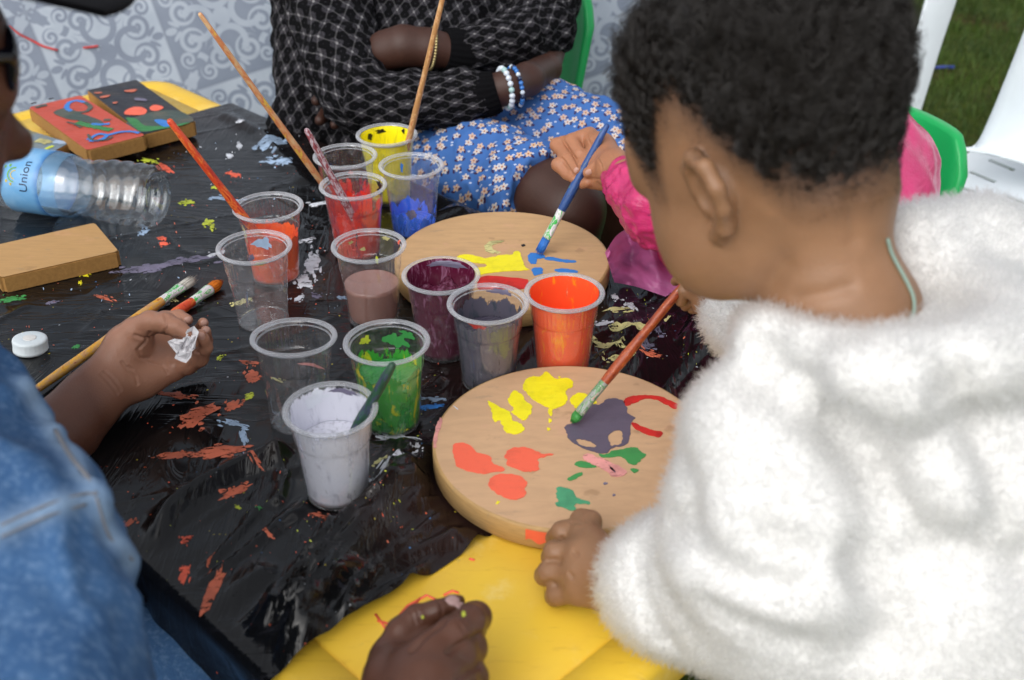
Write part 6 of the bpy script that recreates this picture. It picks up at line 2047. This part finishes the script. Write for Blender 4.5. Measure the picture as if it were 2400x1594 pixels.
plaid_girl()

# ------------------------------------------------------------------ the child in pink holding the blue brush
def pink_child():
    tip = PZ(1262, 594, ZT + .0270); hold = PZ(1368, 396, .618)
    top = tip + (hold - tip) * 1.52
    S = Sdf()
    S.chain(pxz([(1520, 470, .635, 46), (1470, 425, .628, 44), (1440, 395, .628, 42)]), .010)
    S.chain(pxz([(1445, 400, .626, 42), (1410, 345, .632, 30), (1380, 322, .634, 22)]), .010)
    S.chain(pxz([(1440, 405, .618, 40), (1385, 385, .618, 30)]), .010)
    S.chain(pxz([(1440, 415, .612, 36), (1390, 420, .606, 24)]), .010)
    for L in ([(1382, 316, .636, 19), (1340, 330, .632, 17), (1360, 361, .626, 14), (1372, 382, .620, 12)],
              [(1362, 326, .632, 19), (1306, 340, .624, 17), (1330, 372, .620, 14), (1353, 399, .616, 12)],
              [(1366, 352, .622, 19), (1308, 386, .612, 16), (1330, 408, .606, 14), (1348, 420, .606, 12)],
              [(1386, 392, .612, 18), (1350, 416, .602, 14), (1366, 430, .602, 12), (1378, 428, .606, 11)],
              [(1442, 372, .630, 24), (1418, 380, .630, 18), (1396, 394, .624, 15), (1378, 405, .618, 13)]):
        S.chain(pxz(L), .0024)
    hv, hf = S.mesh(.0013); hv = relax(hv, hf, 3, .5)
    hv = crease(hv, hf, [([(1318, 322), (1330, 345), (1346, 368), (1356, 390)], .0018, .0013), ([(1302, 362), (1318, 372), (1336, 396), (1344, 412)], .0018, .0013), ([(1378, 322), (1386, 340), (1382, 358)], .0012, .0011), ([(1350, 352), (1362, 348), (1372, 354)], .0008, .0009), ([(1322, 366), (1332, 360), (1344, 366)], .0008, .0009), ([(1402, 372), (1410, 386), (1412, 398)], .0008, .0009), ([(1390, 420), (1410, 420), (1430, 412)], .0012, .0012)])
    sf = Surf(hv, hf)
    C = PD(1890, 560, 1.38)
    H = Head(PD(1840, 90, 1.30), (-.62, -.55, -.5), (-.2, -.2, 1), .95)
    S = Sdf(); H.build(S, 1.0)
    S.chain([(H.P(-.02, 0, -.05), .045), (PD(1870, 330, 1.36), .05), (C, .10), (PD(1900, 720, 1.44), .10)], .03)
    for s in (-1, 1):
        a = PD(1820 + 90 * s, 700, 1.42); S.chain([(a, .06), (a + V(-.10, -.08, -.02), .05), (a + V(-.10, -.10, -.30), .04)], .02)
    bv, bf = S.mesh(.0045); bv = relax(bv, bf, 2, .5)
    o = skin_obj('person', *join((hv, hf), (bv, bf)), MT['skin_pink'])
    tag(o, 'child in a pink plastic smock painting with a blue brush on the far board', 'person')
    for u, v, w, h, a in ((1370, 384, .0032, .0038, 1.0), (1350, 398, .0032, .0038, .8), (1379, 403, .0034, .0040, .1)): nail(sf, u, v, w, h, a, MT['nail'], o)
    p, nn = scatter(bv, bf, 60000, 5)
    q = (p - np.array(H.c)) @ np.array([H.f, H.l, H.u]).T / H.s
    k = (np.linalg.norm(q, axis=1) < .13) & (q[:, 2] > np.interp(q[:, 0], [-.1, 0, .05, .09], [-.05, .0, .03, .06]))
    p, nn = p[k], nn[k]
    hm = M('child_black_hair'); to_curves('hair', np.stack([p, p + nn * .006, p + nn * .012], 1), .0005, .0002, hm.done(hm.bsdf((.01, .008, .007, 1), .5, .3)), o)
    m = M('pink_plastic'); n = m.noise(9, 5, .6); sp = m.noise(34, 4, .6)
    col = m.mix(n.ss(.35, .7), lin('cf3a74'), lin('b02a5e')); col = m.mix(sp.ss(.66, .71) * .8, col, lin('4a2a48'))
    pm = m.done(m.bsdf(col, .28, .5, m.bump(m.noise(1, 5, .6, m.coord('Object', (30, 30, 90))), .4, .006), sss=.1))
    S = Sdf()
    S.chain([(PD(1880, 330, 1.38), .10), (PD(1900, 480, 1.42), .135), (PD(1910, 700, 1.50), .17)], .05)
    S.chain([(PD(2000, 330, 1.40), .065), (PD(2035, 420, 1.42), .065), (PD(2050, 560, 1.42), .06)], .04)
    S.chain([(PD(1720, 380, 1.34), .07), (PD(1640, 500, 1.28), .065)], .04)
    v, f = cloth(S, .006, .012, 7, .002, 2.0, 2, .004); me_obj('smock', v, f, pm, o)
    S = Sdf()
    S.chain([(PD(1660, 500, 1.27), .062)] + pxz([(1560, 480, .632, 92), (1500, 452, .628, 66), (1462, 422, .626, 50)]), .02)
    v, f = cloth(S, .003, .003, 22, .0015, 3.0, 1, .004); me_obj('smock_sleeve', v, f, pm, o)
    # lower part of the smock, spread over the lap and the table edge
    edge_t = [(1418, 592), (1450, 548), (1500, 528), (1560, 535), (1640, 560), (1760, 600)]
    edge_b = [(1440, 662), (1490, 672), (1550, 692), (1620, 716), (1700, 738), (1800, 760)]
    vs, fs = [], []
    nu, nv = 50, 26
    et, eb = smooth_path([V(u, v, 0) for u, v in edge_t], nu), smooth_path([V(u, v, 0) for u, v in edge_b], nu)
    for i in range(nu + 1):
        for j in range(nv + 1):
            q = j / nv
            p = et[i].lerp(eb[i], q)
            z = .560 - .052 * q + .010 * math.sin(i * .33 + 2.2 * q) * (1 - q * .6) + .012 * fbm(i * .12, j * .12, 3, 3) * (1 - .7 * q)
            vs.append(PZ(p.x, p.y, max(z, ZT + .004)))
    for i in range(nu):
        for j in range(nv): a = i * (nv + 1) + j; fs.append((a, a + 1, a + nv + 2, a + nv + 1))
    m = M('pink_sheer_plastic'); n = m.noise(7, 5, .6, None, 1.0)
    col = m.mix(n.ss(.42, .62), lin('d272ac'), lin('a2608f')); tr = m.n('ShaderNodeBsdfTranslucent'); m.put(tr, 0, col)
    me_obj('smock_hem', vs, fs, m.done(m.mixs(.35, m.bsdf(col, .3, .5, m.bump(n, .3, .01)), tr.outputs[0])), o)
    brush('blue-handled brush held by the child in pink, blue paint on its bristles', tip, top, .0046, MT['h_blue'], MT['ferrule_paint'], MT['bristle_b'], bl=.020, fl=.036, flat=.6, rb=.0062, blunt=True, taper=.7)
pink_child()

# ------------------------------------------------------------------ chairs
MT['green'] = plain('green_chair_plastic', '17a455', .35, .45, .05, 60, .06)
MT['white_pl'] = plain('white_chair_plastic', 'd6dde2', .38, .45, .05, 40, .04)
def rbox(w, d, h, bev=.008, seg=3):
    bm = bmesh.new(); bmesh.ops.create_cube(bm, size=1)
    for v in bm.verts: v.co = V(v.co.x * w, v.co.y * d, v.co.z * h)
    bmesh.ops.bevel(bm, geom=bm.edges[:], offset=bev, segments=seg, affect='EDGES', profile=.6)
    return bm
def kid_chair(label, loc, rz, seat_h=.30, back_h=.36, w=.36):
    """local +y is the front of the seat"""
    root = empty('plastic_chair', loc, rz)
    tag(root, label, 'chair', 'small green chairs')
    bm = rbox(w, .34, .028, .011)
    for v in bm.verts: v.co.z += seat_h - .010 * math.cos(v.co.x * 7) * (1 if v.co.z > 0 else .6)
    bm_obj('seat', bm, MT['green'], root, True, world=False)
    # backrest: curved shell with rolled edge
    vs, fs = [], []
    nx, nz = 20, 14
    for side in (0, 1):
        for j in range(nz + 1):
            for i in range(nx + 1):
                s, t = i / nx * 2 - 1, j / nz
                ww = w / 2 * (1 - .10 * t)
                cr = .05                               # rounded upper corners
                zz = t * back_h
                if abs(s) > .75: zz -= (max(0, (abs(s) - .75) / .25)) ** 2 * .05 * t
                y = -.165 - .075 * t + .055 * s * s + (.016 if side else -.004) * (1)
                vs.append((ww * s, y, seat_h + zz))
    W = nx + 1; half = W * (nz + 1)
    for j in range(nz):
        for i in range(nx):
            a = j * W + i
            fs.append((a, a + 1, a + W + 1, a + W)); fs.append((half + a, half + a + W, half + a + W + 1, half + a + 1))
    for i in range(nx): a = nz * W + i; fs.append((a, a + 1, half + a + 1, half + a)); fs.append((i, half + i, half + i + 1, i + 1))
    for j in range(nz): a = j * W; fs.append((a, a + W, half + a + W, half + a)); a += nx; fs.append((a, half + a, half + a + W, a + W))
    o = me_obj('backrest', vs, fs, MT['green'], root, True, world=False)
    md = o.modifiers.new('b', 'BEVEL'); md.width = .006; md.segments = 3; md.limit_method = 'ANGLE'
    for sx in (-1, 1):
        for sy in (-1, 1):
            a, b = tube([V(sx * (w / 2 - .03), sy * .13, seat_h - .005), V(sx * (w / 2 - .005), sy * .16, 0)], [.024, .017], 14)
            me_obj('leg', a, b, MT['green'], root, world=False)
    return root
# behind the girl in the cardigan
def chair_at(label, corner_px, dep, rz, side, **kw):
    """put the upper corner of the backrest on a photo point"""
    w, bh, sh = kw.get('w', .36), kw.get('back_h', .36), kw.get('seat_h', .30)
    c = PD(*corner_px, dep)
    l = V(side * w / 2 * .90, -.165 - .075 + .055, 0); l.rotate(Matrix.Rotation(rz, 4, 'Z'))
    sc = c.z - (sh + bh - .05)
    kw['back_h'] = bh + sc
    return kid_chair(label, (c.x - l.x, c.y - l.y, 0), rz, **kw)
chair_at('small green plastic chair under the girl in the floral skirt', (1392, 66), 2.02, R(128), -1, w=.40)
chair_at('small green plastic chair behind the child in pink', (2268, 415), 1.60, R(128), -1, w=.36)

def white_chair():
    o0 = PD(2440, 560, 1.80)
    root = empty('plastic_chair', (o0.x, o0.y, 0), R(40))
    tag(root, 'large white moulded plastic chair with slotted seat at the edge of the lawn', 'chair')
    inv = Matrix.Rotation(R(-40), 4, 'Z')
    sh = o0.z
    # slotted seat: cells left open make the slots
    W, D, nx, ny = .52, .50, 52, 40
    vs, fs = [], []
    def seat_z(x, y): return sh + .018 * (2 * x / W) ** 2 + .012 * (y / D * 2) ** 2 - .01
    for side in (0, 1):
        for j in range(ny + 1):
            for i in range(nx + 1):
                x, y = (i / nx - .5) * W, (j / ny - .5) * D
                vs.append((x, y, seat_z(x, y) - (.004 if side else 0)))
    S_ = nx + 1; half = S_ * (ny + 1)
    solid = np.ones((ny, nx), bool)
    for r_ in range(5):
        for c_ in range(8):
            i = 4 + c_ * 6 + (3 if r_ % 2 else 0); j = 5 + r_ * 7
            solid[j:j + 4, i:i + 1] = False
    for j in range(ny):
        for i in range(nx):
            if not solid[j, i]: continue
            a = j * S_ + i
            fs.append((a, a + 1, a + S_ + 1, a + S_)); fs.append((half + a, half + a + S_, half + a + S_ + 1, half + a + 1))
            for dj, di, e in ((0, -1, (a, a + S_)), (0, 1, (a + S_ + 1, a + 1)), (-1, 0, (a + 1, a)), (1, 0, (a + S_, a + S_ + 1))):
                jj, ii = j + dj, i + di
                if not (0 <= jj < ny and 0 <= ii < nx) or not solid[jj, ii]: fs.append((e[0], e[1], half + e[1], half + e[0]))
    me_obj('seat', vs, fs, MT['white_pl'], root, False, world=False)
    def panel(nm, px, dep0, th=.012):
        P = [root.matrix_world.inverted() @ PD(u, v, d) for (u, v), d in zip(px, dep0)]
        return P
    bpy.context.view_layer.update()
    inv = root.matrix_world.inverted()
    # backrest shell sweeping up from the seat
    L = [(2250, 352, 1.90), (2285, 345, 1.92), (2318, 280, 1.90), (2355, 190, 1.86), (2400, 75, 1.82), (2440, -40, 1.79)]
    Rr = [(2640, 560, 1.86), (2660, 480, 1.84), (2690, 360, 1.82), (2720, 240, 1.79), (2760, 110, 1.76), (2800, -20, 1.74)]
    a, b = smooth_path([PD(*q) for q in L], 20), smooth_path([PD(*q) for q in Rr], 20)
    vs, fs = [], []
    n = 16
    for side in (0, 1):
        for i in range(21):
            for k in range(n + 1):
                q = k / n
                p = a[i].lerp(b[i], q) + V(.35, .85, .3).normalized() * (.05 * math.sin(math.pi * q) + (.008 if side else 0))
                vs.append(inv @ p)
    W_ = n + 1; half = 21 * W_
    for i in range(20):
        for k in range(n):
            c = i * W_ + k
            fs.append((c, c + 1, c + W_ + 1, c + W_)); fs.append((half + c, half + c + W_, half + c + W_ + 1, half + c + 1))
    for i in range(20):
        for k in (0, n): c = i * W_ + k; fs.append((c, half + c, half + c + W_, c + W_))
    for k in range(n):
        for i in (0, 20): c = i * W_ + k; fs.append((c, half + c, half + c + 1, c + 1))
    me_obj('backrest', vs, fs, MT['white_pl'], root, True, world=False)
    # arm rest on its upright, seen at the top of the picture
    def band(pts, w, nm, wd=V(1, .3, 0)):
        P = smooth_path([PD(*q) for q in pts], 24)
        vs, fs = [], []
        wd = wd.normalized()
        for p in P:
            for du, dn in ((-1, -1), (1, -1), (1, 1), (-1, 1)): vs.append(inv @ (p + wd * w / 2 * du + V(0, .006, .004) * dn))
        for i in range(len(P) - 1):
            for k in range(4):
                c = i * 4; kk = (k + 1) % 4
                fs.append((c + k, c + kk, c + 4 + kk, c + 4 + k))
        fs.append((3, 2, 1, 0)); c = (len(P) - 1) * 4; fs.append((c, c + 1, c + 2, c + 3))
        o = me_obj(nm, vs, fs, MT['white_pl'], root, True, world=False)
        md = o.modifiers.new('b', 'BEVEL'); md.width = .004; md.segments = 3
    band([(2228, -80, 2.20), (2205, 0, 2.22), (2172, 100, 2.25), (2138, 210, 2.28), (2110, 300, 2.30)], .070, 'arm_support')
    band([(2228, -80, 2.20), (2300, -150, 2.05), (2440, -180, 1.90)], .06, 'armrest', V(.2, .1, 1))
    for x, y in ((-.22, -.21), (.22, -.21), (-.22, .21), (.22, .21)):
        a_, b_ = tube([V(x, y, sh - .005), V(x * 1.15, y * 1.15, 0)], [.028, .020], 12)
        me_obj('leg', a_, b_, MT['white_pl'], root, world=False)
white_chair()
p = PZ(2213, 157, .012); a, b = tube([p - V(.03, .004, 0), p, p + V(.028, -.006, .002)], .004, 8)
tag(me_obj('drinking_straw', a, b, plain('straw_blue', '2b3f9a', .4)), 'short blue plastic straw lying on the lawn', 'straw')
